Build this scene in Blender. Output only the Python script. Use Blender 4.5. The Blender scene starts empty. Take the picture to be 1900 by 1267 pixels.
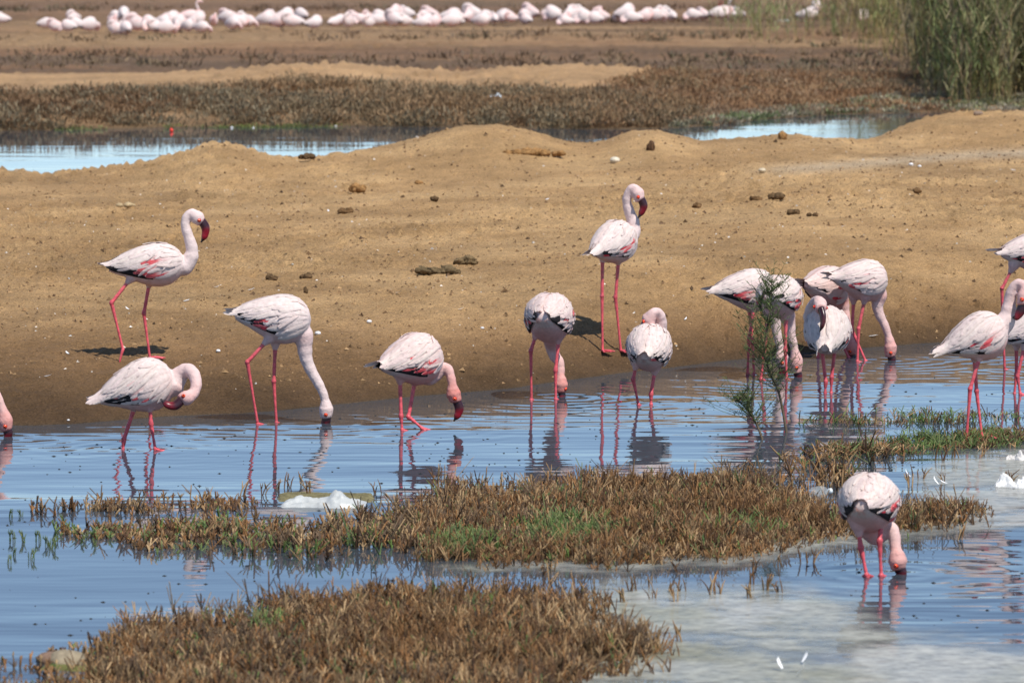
import bpy, math, random
import numpy as np
from mathutils import Vector, Matrix

random.seed(7)
rng = np.random.default_rng(7)
sc = bpy.context.scene
COL = sc.collection

# ---------------------------------------------------------------- camera
F_PX, CAM_H, YH = 8350.0, 2.5, -170.0          # focal length in photo pixels, eye height, horizon row
PITCH = math.atan((633.5 - YH) / F_PX)
cam_d = bpy.data.cameras.new('camera')
cam = bpy.data.objects.new('camera', cam_d)
COL.objects.link(cam)
cam_d.sensor_width = 36.0
cam_d.lens = F_PX * 36.0 / 1900.0
cam_d.clip_start = 0.5
cam_d.clip_end = 9000.0
cam.location = (0, 0, CAM_H)
cam.rotation_euler = (math.pi / 2 - PITCH, 0, 0)
cam_d.dof.use_dof = True
cam_d.dof.focus_distance = 22.5
cam_d.dof.aperture_fstop = 7.0
sc.camera = cam

# ---------------------------------------------------------------- sky, sun, exposure
SUN_EL, SUN_AZ = math.radians(57), math.atan2(0.58, -0.81)   # behind the photographer, to the right
w = bpy.data.worlds.new('World')
sc.world = w
w.use_nodes = True
wn = w.node_tree.nodes
bg = wn['Background']
sky = wn.new('ShaderNodeTexSky')
sky.sky_type = 'NISHITA'
sky.sun_disc = False
sky.sun_elevation = SUN_EL
sky.sun_rotation = SUN_AZ
sky.air_density = 1.0
sky.dust_density = 0.0
sky.ozone_density = 2.5
sky.altitude = 2300
w.node_tree.links.new(sky.outputs[0], bg.inputs[0])
bg.inputs[1].default_value = 0.115
sd = bpy.data.lights.new('sun', 'SUN')
sd.energy = 3.8
sd.angle = math.radians(0.5)
sd.color = (1.0, 0.955, 0.88)
sun = bpy.data.objects.new('sun', sd)
COL.objects.link(sun)
sv = Vector((math.sin(SUN_AZ) * math.cos(SUN_EL), math.cos(SUN_AZ) * math.cos(SUN_EL), math.sin(SUN_EL)))
sun.rotation_euler = (-sv).to_track_quat('-Z', 'Y').to_euler()
sun.location = sv * 30
sc.view_settings.view_transform = 'Standard'
sc.view_settings.look = 'None'
sc.view_settings.exposure = 0.46
sc.view_settings.gamma = 1.0

# ---------------------------------------------------------------- pixel helpers (direction only; distance comes from the ground)
CP, SP = math.cos(PITCH), math.sin(PITCH)
def ray(px, py):
    a, b = (px - 950.0) / F_PX, -(py - 633.5) / F_PX
    return Vector((a, CP + b * SP, -SP + b * CP))
def on_plane(px, py, z=0.0):
    d = ray(px, py); t = (z - CAM_H) / d.z
    return Vector((d.x * t, d.y * t, z))
def at_depth(px, py, Y):
    d = ray(px, py); t = Y / d.y
    return Vector((d.x * t, Y, CAM_H + d.z * t))
def plane_np(px, py, z=0.0):
    a, b = (px - 950.0) / F_PX, -(py - 633.5) / F_PX
    dy, dz = CP + b * SP, -SP + b * CP
    t = (z - CAM_H) / dz
    return a * t, dy * t
def proj_np(x, y, z):
    dep = y * CP - (z - CAM_H) * SP
    up = y * SP + (z - CAM_H) * CP
    return 950 + F_PX * x / dep, 633.5 - F_PX * up / dep

# ---------------------------------------------------------------- noise
def _h(ix, iy, s):
    n = (ix.astype(np.int64) * 374761393 + iy.astype(np.int64) * 668265263 + s * 1274126177) & 0xFFFFFFFF
    n = ((n ^ (n >> 13)) * 1274126177) & 0xFFFFFFFF
    n = (n ^ (n >> 16)) & 0xFFFFFF
    return n / float(0xFFFFFF)
def vn(x, y, s=0):
    ix, iy = np.floor(x), np.floor(y)
    fx, fy = x - ix, y - iy
    fx = fx * fx * (3 - 2 * fx); fy = fy * fy * (3 - 2 * fy)
    a, b = _h(ix, iy, s), _h(ix + 1, iy, s)
    c, d = _h(ix, iy + 1, s), _h(ix + 1, iy + 1, s)
    return (a * (1 - fx) + b * fx) * (1 - fy) + (c * (1 - fx) + d * fx) * fy
def fbm(x, y, s=0, o=4):
    r, a, t = 0, 1.0, 0.0
    for i in range(o):
        r = r + a * vn(x, y, s + i * 17); t += a; a *= 0.5; x = x * 2.03 + 3.1; y = y * 2.03 + 1.7
    return r / t
def sst(a, b, x):
    t = np.clip((x - a) / (b - a), 0, 1)
    return t * t * (3 - 2 * t)
def in_poly(px, py, poly):
    inside = np.zeros(px.shape, bool); n = len(poly)
    for i in range(n):
        x0, y0 = poly[i]; x1, y1 = poly[(i + 1) % n]
        if y0 == y1: continue
        c = ((y0 > py) != (y1 > py)) & (px < (x1 - x0) * (py - y0) / (y1 - y0) + x0)
        inside ^= c
    return inside
def sd_poly(px, py, poly, ky=2.0):
    """signed distance (positive inside) in pixels, rows stretched"""
    d = np.full(px.shape, 1e9); n = len(poly)
    for i in range(n):
        ax, ay = poly[i][0], poly[i][1] * ky; bx, by = poly[(i + 1) % n][0], poly[(i + 1) % n][1] * ky
        ex, ey = bx - ax, by - ay
        t = np.clip(((px - ax) * ex + (py * ky - ay) * ey) / (ex * ex + ey * ey + 1e-9), 0, 1)
        d = np.minimum(d, np.hypot(px - ax - t * ex, py * ky - ay - t * ey))
    return np.where(in_poly(px, py, poly), d, -d)

# ---------------------------------------------------------------- mesh helpers
def mesh_np(name, V, Fc, cols=None, smooth=True):
    V = np.asarray(V, np.float32).reshape(-1, 3)
    groups = Fc if isinstance(Fc, list) else [Fc]
    groups = [np.asarray(g, np.int32) for g in groups if len(g)]
    me = bpy.data.meshes.new(name)
    me.vertices.add(len(V)); me.vertices.foreach_set('co', V.ravel())
    idx = np.concatenate([g.ravel() for g in groups])
    tot = np.concatenate([np.full(len(g), g.shape[1], np.int32) for g in groups])
    st = np.concatenate([[0], np.cumsum(tot)[:-1]]).astype(np.int32)
    me.loops.add(len(idx)); me.loops.foreach_set('vertex_index', idx)
    me.polygons.add(len(tot)); me.polygons.foreach_set('loop_start', st)
    me.update(calc_edges=True); me.validate()
    me.polygons.foreach_set('use_smooth', np.full(len(me.polygons), smooth))
    if cols is not None:
        c = np.asarray(cols, np.float32)
        if c.shape[1] == 3: c = np.hstack([c, np.ones((len(c), 1), np.float32)])
        at = me.color_attributes.new('Col', 'FLOAT_COLOR', 'POINT')
        at.data.foreach_set('color', c.ravel())
    me.update()
    return me
def link(name, me, mat=None, parent=None, loc=None):
    o = bpy.data.objects.new(name, me)
    COL.objects.link(o)
    if mat is not None and me is not None and len(me.materials) == 0: me.materials.append(mat)
    if parent is not None: o.parent = parent
    if loc is not None: o.location = loc
    return o
def tag(o, label=None, cat=None, group=None, kind=None):
    if label: o['label'] = label
    if cat: o['category'] = cat
    if group: o['group'] = group
    if kind: o['kind'] = kind
    return o

# ---------------------------------------------------------------- materials
def newmat(name):
    m = bpy.data.materials.new(name); m.use_nodes = True
    nt = m.node_tree
    return m, nt, nt.nodes['Principled BSDF']
def N(nt, t, **kw):
    n = nt.nodes.new(t)
    for k, v in kw.items():
        if hasattr(n, k): setattr(n, k, v)
        else: n.inputs[k].default_value = v
    return n
def attr_mat(name, rough=0.8, nscale=40.0, namt=0.35, bump=0.0, bscale=80.0, spec=0.2, coat=0.0, sheen=0.0, stretch=(1, 1, 1), trans=0.0):
    m, nt, b = newmat(name); L = nt.links.new
    a = N(nt, 'ShaderNodeAttribute', attribute_name='Col')
    tc = N(nt, 'ShaderNodeTexCoord')
    mp = N(nt, 'ShaderNodeMapping'); mp.inputs['Scale'].default_value = stretch
    L(tc.outputs['Object'], mp.inputs[0])
    n1 = N(nt, 'ShaderNodeTexNoise'); n1.inputs['Scale'].default_value = nscale; n1.inputs['Detail'].default_value = 5
    L(mp.outputs[0], n1.inputs['Vector'])
    mr = N(nt, 'ShaderNodeMapRange'); mr.inputs[1].default_value = 0.3; mr.inputs[2].default_value = 0.7
    mr.inputs[3].default_value = 1 - namt; mr.inputs[4].default_value = 1 + namt * 0.6
    L(n1.outputs[0], mr.inputs[0])
    mx = N(nt, 'ShaderNodeMix', data_type='RGBA', blend_type='MULTIPLY'); mx.inputs[0].default_value = 1
    L(a.outputs['Color'], mx.inputs[6]); L(mr.outputs[0], mx.inputs[7])
    L(mx.outputs[2], b.inputs['Base Color'])
    b.inputs['Roughness'].default_value = rough
    b.inputs['Specular IOR Level'].default_value = spec
    b.inputs['Coat Weight'].default_value = coat
    b.inputs['Sheen Weight'].default_value = sheen
    if bump:
        n2 = N(nt, 'ShaderNodeTexNoise'); n2.inputs['Scale'].default_value = bscale; n2.inputs['Detail'].default_value = 6
        L(mp.outputs[0], n2.inputs['Vector'])
        bp = N(nt, 'ShaderNodeBump'); bp.inputs['Strength'].default_value = 1.0; bp.inputs['Distance'].default_value = bump
        L(n2.outputs[0], bp.inputs['Height']); L(bp.outputs[0], b.inputs['Normal'])
    if trans:
        out = nt.nodes['Material Output']
        tr = N(nt, 'ShaderNodeBsdfTranslucent'); ms = N(nt, 'ShaderNodeMixShader'); ms.inputs[0].default_value = trans
        L(mx.outputs[2], tr.inputs[0]); L(b.outputs[0], ms.inputs[1]); L(tr.outputs[0], ms.inputs[2]); L(ms.outputs[0], out.inputs[0])
    return m

M = {}
M['feather'] = attr_mat('feather', 0.8, 48, 0.10, 0.0034, 75, 0.15, trans=0.12)
M['wing'] = attr_mat('wing_feather', 0.75, 45, 0.13, 0.0018, 90, 0.15, trans=0.15)
M['leg'] = attr_mat('leg_skin', 0.42, 60, 0.34, 0.0016, 170, 0.45)
M['beak'] = attr_mat('beak_horn', 0.3, 70, 0.25, 0.0004, 120, 0.5)
M['eye'] = attr_mat('eye_gloss', 0.15, 50, 0.05, 0, 50, 0.5)
M['stem'] = attr_mat('saltwort_stem', 0.7, 60, 0.3, 0, 80, 0.25)
M['leaf'] = attr_mat('leaf', 0.65, 30, 0.3, 0, 80, 0.25, trans=0.2)
M['clod'] = attr_mat('clod_earth', 0.95, 45, 0.45, 0.006, 70, 0.1)
M['stone'] = attr_mat('stone', 0.75, 40, 0.25, 0.002, 90, 0.3)
M['plastic'] = attr_mat('plastic_film', 0.35, 25, 0.10, 0.003, 45, 0.5)

def ground_mat():
    m, nt, b = newmat('earth'); L = nt.links.new
    a = N(nt, 'ShaderNodeAttribute', attribute_name='Col')
    g = N(nt, 'ShaderNodeNewGeometry')
    def noise(s, det=6, rough=0.6):
        n = N(nt, 'ShaderNodeTexNoise'); n.inputs['Scale'].default_value = s; n.inputs['Detail'].default_value = det
        n.inputs['Roughness'].default_value = rough
        L(g.outputs['Position'], n.inputs['Vector']); return n
    def rng_(n, a0, a1, b0, b1):
        mr = N(nt, 'ShaderNodeMapRange')
        for i, v in enumerate((a0, a1, b0, b1)): mr.inputs[i + 1].default_value = v
        L(n.outputs[0], mr.inputs[0]); return mr
    def mul(x, y, f=1.0):
        mx = N(nt, 'ShaderNodeMix', data_type='RGBA', blend_type='MULTIPLY'); mx.inputs[0].default_value = f
        L(x, mx.inputs[6]); L(y, mx.inputs[7]); return mx.outputs[2]
    n1, n2, n3 = noise(1.3), noise(9), noise(70, 8, 0.75)
    c = mul(a.outputs['Color'], rng_(n1, 0.3, 0.7, 0.74, 1.20).outputs[0])
    c = mul(c, rng_(n2, 0.3, 0.7, 0.86, 1.12).outputs[0])
    c = mul(c, rng_(n3, 0.34, 0.66, 0.68, 1.26).outputs[0])
    n5 = noise(130, 4, 0.7)
    c = mul(c, rng_(n5, 0.34, 0.66, 0.72, 1.25).outputs[0])
    # coarse dark crumbs and pale grit
    v = N(nt, 'ShaderNodeTexVoronoi'); v.inputs['Scale'].default_value = 30; L(g.outputs['Position'], v.inputs['Vector'])
    sp = rng_(v, 0.06, 0.2, 0.62, 1.0)
    c = mul(c, sp.outputs[0], 0.8)
    L(c, b.inputs['Base Color'])
    b.inputs['Roughness'].default_value = 0.92
    b.inputs['Specular IOR Level'].default_value = 0.15
    bp = N(nt, 'ShaderNodeBump'); bp.inputs['Distance'].default_value = 0.019; bp.inputs['Strength'].default_value = 1.0
    ad = N(nt, 'ShaderNodeMath', operation='ADD'); ms = N(nt, 'ShaderNodeMath', operation='MULTIPLY'); ms.inputs[1].default_value = 1.6
    n4 = noise(36, 5, 0.65)
    L(n3.outputs[0], ad.inputs[0]); L(n4.outputs[0], ms.inputs[0]); L(ms.outputs[0], ad.inputs[1])
    L(ad.outputs[0], bp.inputs['Height']); L(bp.outputs[0], b.inputs['Normal'])
    return m
M['earth'] = ground_mat()

def water_mat(rings):
    m, nt, b = newmat('pond_water'); L = nt.links.new
    g = N(nt, 'ShaderNodeNewGeometry')
    b.inputs['Base Color'].default_value = (0.044, 0.056, 0.070, 1)
    b.inputs['Roughness'].default_value = 0.02
    b.inputs['IOR'].default_value = 1.33
    def noise(s, sc3=(1, 1, 1), det=2, rough=0.45, dist=0.0):
        mp = N(nt, 'ShaderNodeMapping'); mp.inputs['Scale'].default_value = sc3
        L(g.outputs['Position'], mp.inputs[0])
        n = N(nt, 'ShaderNodeTexNoise'); n.inputs['Scale'].default_value = s; n.inputs['Detail'].default_value = det
        n.inputs['Roughness'].default_value = rough; n.inputs['Distortion'].default_value = dist
        L(mp.outputs[0], n.inputs['Vector']); return n.outputs[0]
    def mth(op, x, y):
        k = N(nt, 'ShaderNodeMath', operation=op)
        for i, q in enumerate((x, y)):
            if isinstance(q, (int, float)): k.inputs[i].default_value = q
            elif q is not None: L(q, k.inputs[i])
        return k.outputs[0]
    h = mth('MULTIPLY', noise(4.2, (0.25, 1, 1), 2), 0.0076)
    h = mth('ADD', h, mth('MULTIPLY', noise(13, (0.3, 1, 1), 2), 0.0005))
    h = mth('ADD', h, mth('MULTIPLY', noise(1.2, (0.5, 1, 1), 1), 0.010))
    patch = noise(0.5, (0.35, 1, 1), 2)
    mr = N(nt, 'ShaderNodeMapRange'); L(patch, mr.inputs[0])
    for i, q in enumerate((0.38, 0.62, 0.35, 1.25)): mr.inputs[i + 1].default_value = q
    h = mth('MULTIPLY', h, mr.outputs[0])
    for (x, y, amp, k, fall) in rings:
        vd = N(nt, 'ShaderNodeVectorMath', operation='DISTANCE'); L(g.outputs['Position'], vd.inputs[0]); vd.inputs[1].default_value = (x, y, 0)
        d = vd.outputs['Value']
        s = mth('SINE', mth('MULTIPLY', d, k), None)
        e = mth('EXPONENT', mth('MULTIPLY', d, -1.0 / fall), None)
        h = mth('ADD', h, mth('MULTIPLY', mth('MULTIPLY', s, e), amp))
    sx = N(nt, 'ShaderNodeSeparateXYZ'); L(g.outputs['Position'], sx.inputs[0])
    cm = N(nt, 'ShaderNodeMapRange'); L(sx.outputs[1], cm.inputs[0])          # the far pond lies sheltered behind the spit
    for i, q in enumerate((36.0, 43.0, 1.0, 0.30)): cm.inputs[i + 1].default_value = q
    h = mth('MULTIPLY', h, cm.outputs[0])
    bp = N(nt, 'ShaderNodeBump'); bp.inputs['Strength'].default_value = 1.0; bp.inputs['Distance'].default_value = 1.0
    L(h, bp.inputs['Height']); L(bp.outputs[0], b.inputs['Normal'])
    return m

# ---------------------------------------------------------------- terrain
def curve(pts):
    p = np.array(pts, float)
    return lambda u: np.interp(u, p[:, 0], p[:, 1])
shore_py = curve([(-900, 800), (0, 791), (130, 787), (300, 774), (450, 766), (640, 746), (860, 728), (960, 720), (1160, 692), (1320, 673), (1500, 655), (1700, 637), (1900, 628), (2600, 600)])
crest_py = curve([(-400, 312), (0, 318), (40, 316), (80, 329), (140, 318), (240, 310), (300, 295), (345, 283), (380, 270), (405, 267), (440, 271), (500, 288), (560, 292), (650, 285), (740, 265), (810, 245), (860, 233), (920, 232), (980, 243), (1050, 262), (1090, 268), (1130, 260), (1170, 245), (1220, 242), (1270, 255), (1300, 262), (1380, 258), (1440, 250), (1480, 250), (1520, 258), (1620, 258), (1650, 245), (1700, 225), (1760, 211), (1850, 208), (1900, 210), (2200, 225), (2600, 240)])
plat = curve([(-400, 0.27), (200, 0.29), (600, 0.33), (900, 0.37), (1200, 0.42), (1500, 0.47), (1900, 0.47), (2600, 0.45)])
crest_Y = curve([(-400, 38), (1200, 38), (1560, 38.5), (1680, 41), (2600, 41)])
back_py = curve([(-600, 246), (0, 244), (300, 238), (700, 235), (1000, 239), (1180, 241), (1260, 238), (1330, 233), (1420, 222), (1560, 213), (1700, 211), (2600, 214)])
mound_py = curve([(-600, 152), (0, 150), (150, 146), (400, 135), (550, 122), (640, 120), (760, 130), (860, 140), (960, 126), (1060, 122), (1180, 127), (1300, 142), (1500, 150), (2600, 150)])

PATCH_MID = [(700, 985), (770, 950), (830, 918), (950, 908), (1100, 902), (1250, 897), (1380, 905), (1480, 925), (1560, 955), (1640, 950), (1720, 952), (1800, 948), (1825, 962), (1740, 983), (1600, 988), (1450, 1003), (1390, 1030), (1250, 1040), (1100, 1045), (950, 1049), (850, 1043), (780, 1020)]
PATCH_LEFT = [(240, 1005), (300, 975), (400, 960), (560, 978), (700, 970), (790, 955), (800, 1030), (680, 1032), (520, 1025), (380, 1022), (280, 1022)]
PATCH_STRIP = [(60, 950), (200, 936), (420, 930), (480, 936), (420, 948), (300, 955), (120, 958)]
PATCH_TUFT = [(110, 985), (200, 972), (260, 978), (240, 1003), (140, 1000)]
PATCH_FRONT = [(205, 1250), (175, 1210), (240, 1185), (320, 1168), (450, 1145), (590, 1122), (720, 1112), (850, 1108), (1000, 1112), (1080, 1118), (1110, 1140), (1080, 1165), (1160, 1182), (1205, 1205), (1195, 1232), (1080, 1245), (1030, 1300), (1010, 1345), (-120, 1360), (-120, 1335), (0, 1320), (150, 1290)]
GRASS_A = [(1485, 780), (1600, 776), (1680, 770), (1790, 773), (1890, 770), (2050, 768), (2050, 779), (1880, 784), (1720, 786), (1600, 792), (1490, 792)]
GRASS_B = [(1545, 836), (1620, 822), (1740, 811), (1900, 803), (2100, 800), (2100, 818), (1900, 822), (1800, 830), (1680, 834), (1580, 842)]
FOAM_A = [(1050, 1120), (1120, 1092), (1260, 1080), (1400, 1082), (1520, 1092), (1600, 1130), (1700, 1160), (1900, 1192), (2400, 1215), (2400, 1600), (1000, 1600), (1020, 1300), (1060, 1245)]
FOAM_B = [(1650, 880), (1780, 838), (1900, 828), (2300, 815), (2300, 960), (1900, 978), (1760, 998), (1560, 1016), (1400, 1050), (1180, 1062), (900, 1062), (820, 1050), (1100, 1040), (1360, 1010), (1560, 970), (1700, 930)]

S0 = on_plane
def yplane(py):                                   # depth where a pixel row meets z = 0
    b = -(py - 633.5) / F_PX
    return (CP + b * SP) * (-CAM_H / (-SP + b * CP))
def zrow(py, Y):
    b = -(py - 633.5) / F_PX
    return CAM_H + (-SP + b * CP) * Y / (CP + b * SP)

def height(x, y, fine=True):
    x = np.asarray(x, float); y = np.asarray(y, float)
    u = 950 + F_PX * x / (y * CP + CAM_H * SP)
    u = np.clip(u, -2500, 4500)
    Ys = yplane(shore_py(u)); Yc = crest_Y(u); P = plat(u)
    d = y - Ys
    wob = 0.25 * (fbm(x * 1.1, y * 0.8, 3) - 0.5)
    base = P * (1 - np.exp(-np.maximum(d + wob, 0) / 1.05))
    zc = zrow(crest_py(u), Yc)
    wf = 1.7 + 0.0 * u
    mound = (zc - base) * np.exp(-((y - Yc) / np.where(y < Yc, wf, 3.0)) ** 2)
    z = base + mound
    z = np.where(y > Yc, zc + (-0.3 - zc) * sst(0.0, 3.4, y - Yc), z)
    z = np.where(d + wob < 0, -0.16 * (1 - np.exp((d + wob) / 0.5)), z)
    # far bank
    Yb = yplane(back_py(u)); db = y - Yb + 0.4 * (fbm(x * 0.9, y * 0.5, 8) - 0.5)
    Ym = 62.0
    zm = zrow(mound_py(u), Ym)
    hb_ = np.interp(u, [-500, 900, 1250, 2500], [.20, .19, .07, .07])
    bb = hb_ * (1 - np.exp(-np.maximum(db, 0) / 1.2)) + np.minimum(db, 0) * 0.15
    bb = bb + (zm - hb_) * np.exp(-((y - Ym) / np.where(y < Ym, 3.2, 2.2)) ** 2) * (db > 0)
    flat = 0.07 + 0.16 * (fbm(x * 0.07, y * 0.09, 21) - 0.5) * sst(66, 76, y)
    k = sst(62.5, 67, y)
    bb = np.where(y > 62.5, bb * (1 - k) + flat * k, bb)
    # narrow channel beside the far flock
    ch = sst(0, 1.2, 3.0 - np.abs(y - 100.5)) * sst(1080, 1180, u) * (1 - sst(1530, 1580, u))
    bb = bb * (1 - ch) - 0.06 * ch
    z = np.where(y > 46, np.maximum(bb, -0.3), z)
    z = np.where((y > 43) & (y <= 46), -0.3, z)
    # the bank the photographer stands on
    z = np.where(y < 9.5, np.maximum(z, -0.16 + 0.95 * (1 - sst(4.5, 9.5, y))), z)
    # mud shoals under the saltwort
    near = y < 22
    if near.any():
        px, py = proj_np(x, y, np.zeros_like(x))
        sh = np.zeros_like(x)
        for pl, hgt in ((PATCH_MID, 0.008), (PATCH_FRONT, 0.012), (GRASS_B, 0.012)):
            s_ = sd_poly(px, py, pl) + 22 * (fbm(x * 5, y * 5, 31) - 0.5) * 2
            sh = np.maximum(sh, (0.16 + hgt) * sst(-24, 20, s_))
        z = np.where(near, z + sh * (z < -0.02), z)
    if fine:
        dry = sst(0.0, 0.35, z)
        n1 = fbm(x * 2.2, y * 1.7, 41, 3) - 0.5
        n2 = fbm(x * 9, y * 7, 43, 4) - 0.5
        c1 = vn(x * 15, y * 11, 45); c2 = vn(x * 32, y * 24, 47)
        n3 = vn(x * 55, y * 40, 48) - 0.5
        up = np.clip(z / 0.05, 0, 1)
        sandy = (y < 44); rgh = .35 + 1.5 * sst(.38, .62, fbm(x * .55, y * .4, 51, 3))
        z = z + up * (0.030 * n1 + 0.012 * n2 + 0.016 * n3 + rgh * 0.012 * sst(0.72, 0.92, c1) + rgh * 0.015 * sst(0.66, 0.9, c2) - rgh * 0.016 * sst(0.72, 0.93, vn(x * 11, y * 8, 49))) * np.where(sandy, 1.0, 1.6)
    return z

def hit(px, py):
    """first ground point seen along a pixel's ray"""
    d = ray(px, py)
    ys = np.arange(12.0, 130.0, 0.02)
    t = ys / d.y
    zz = CAM_H + d.z * t
    hh = np.maximum(height(d.x * t, ys), 0.0)
    i = int(np.argmax(zz <= hh))
    return Vector((d.x * t[i], ys[i], hh[i]))

rows = [2.0, 4.0, 6, 8, 10, 12]
Yv = 13.0
while Yv < 125:
    rows.append(Yv)
    stp = 4.0 if Yv < 20 else (1.4 if Yv < 42 else (9.0 if Yv < 49 else 1.6))
    Yv += stp * Yv * Yv / (CAM_H * F_PX)
while Yv < 5000:
    rows.append(Yv); Yv *= 1.12
rows = np.array(rows)
inner = np.arange(-200, 2101, 6.6)
outl = -200 - np.cumsum(12 * 1.22 ** np.arange(36)); outr = 2100 + np.cumsum(12 * 1.22 ** np.arange(36))
us = np.concatenate([outl[::-1], inner, outr])
UU, YY = np.meshgrid(us, rows)
XX = (UU - 950) / F_PX * (YY * CP + CAM_H * SP)
ZZ = height(XX.ravel(), YY.ravel()).reshape(XX.shape)
PX, PY = proj_np(XX, YY, ZZ)
def C3(r, g, b): return np.array([r, g, b])
def lerp(a, b, t): return a + (b - a) * t[..., None]
cols = np.zeros(XX.shape + (3,))
dry = C3(0.585, 0.368, 0.172); dry2 = C3(0.49, 0.298, 0.134); wet = C3(0.128, 0.075, 0.037); mud = C3(0.085, 0.066, 0.043)
nz = fbm(XX * 0.5, YY * 0.35, 61); nz2 = fbm(XX * 1.5, YY * 1.1, 63)
cols[:] = dry
cols = lerp(cols, dry2, sst(0.35, 0.65, nz2))
hp = ZZ + 0.10 * (nz - 0.5) + 0.05 * (nz2 - 0.5)
cols = lerp(C3(0.29, 0.168, 0.076) + 0 * cols, cols, sst(0.16, 0.36, hp))
cols = lerp(wet + 0 * cols, cols, sst(0.02, 0.22, hp))
cols = lerp(mud + 0 * cols, cols, sst(-0.03, 0.02, ZZ))
# firm pale track along the top of the spit
trk = np.exp(-((PY - np.interp(PX, [1380, 1500, 1650, 1800, 1950, 2400], [318, 312, 300, 288, 283, 280])) / 9.0) ** 2) * sst(1350, 1500, PX) * (YY < 44)
cols = lerp(cols, C3(0.56, 0.42, 0.27), 0.85 * np.clip(trk, 0, 1))
# far bank and flats
fb = sst(45, 47, YY)
soil = lerp(C3(0.27, 0.165, 0.085) + 0 * cols, C3(0.37, 0.230, 0.118), sst(0.3, 0.7, nz2))
sand2 = C3(0.49, 0.305, 0.155)
mnd = np.clip(sst(57.0, 60.0, YY + 1.5 * (nz2 - 0.5)) * (1 - sst(63.0, 65.5, YY)), 0, 1) * (1 - sst(1150, 1400, PX))
far = lerp(soil, sand2, mnd)
bandn = fbm(XX * 0.05, YY * 0.22, 71, 4)
flatc = lerp(C3(0.195, 0.120, 0.068) + 0 * cols, C3(0.36, 0.228, 0.120), sst(0.40, 0.62, bandn))
flatc = lerp(flatc, C3(0.165, 0.108, 0.068), 0.75 * (sst(64.0, 66.0, YY) * (1 - sst(72, 78, YY + 6 * (bandn - 0.5)))) )
flatc = lerp(flatc, C3(0.30, 0.165, 0.085), 0.7 * sst(0.5, 0.7, fbm(XX * 0.08, YY * 0.3, 75)) )
flatc = lerp(flatc, C3(0.22, 0.130, 0.080), 0.7 * sst(96, 108, YY))
far = lerp(far, flatc, sst(64, 66.5, YY))
far = lerp(mud + 0 * cols, far, sst(-0.02, 0.05, ZZ))
cols = lerp(cols, far, fb)
nr, nc = XX.shape
ii = np.arange(nr * nc).reshape(nr, nc)
quads = np.stack([ii[:-1, :-1], ii[:-1, 1:], ii[1:, 1:], ii[1:, :-1]], -1).reshape(-1, 4)
g_me = mesh_np('ground', np.stack([XX, YY, ZZ], -1), quads, cols.reshape(-1, 3))
ground = link('ground', g_me, M['earth'])
tag(ground, 'brown sand spit, mud banks and flats around the ponds', 'ground', kind='structure')

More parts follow.
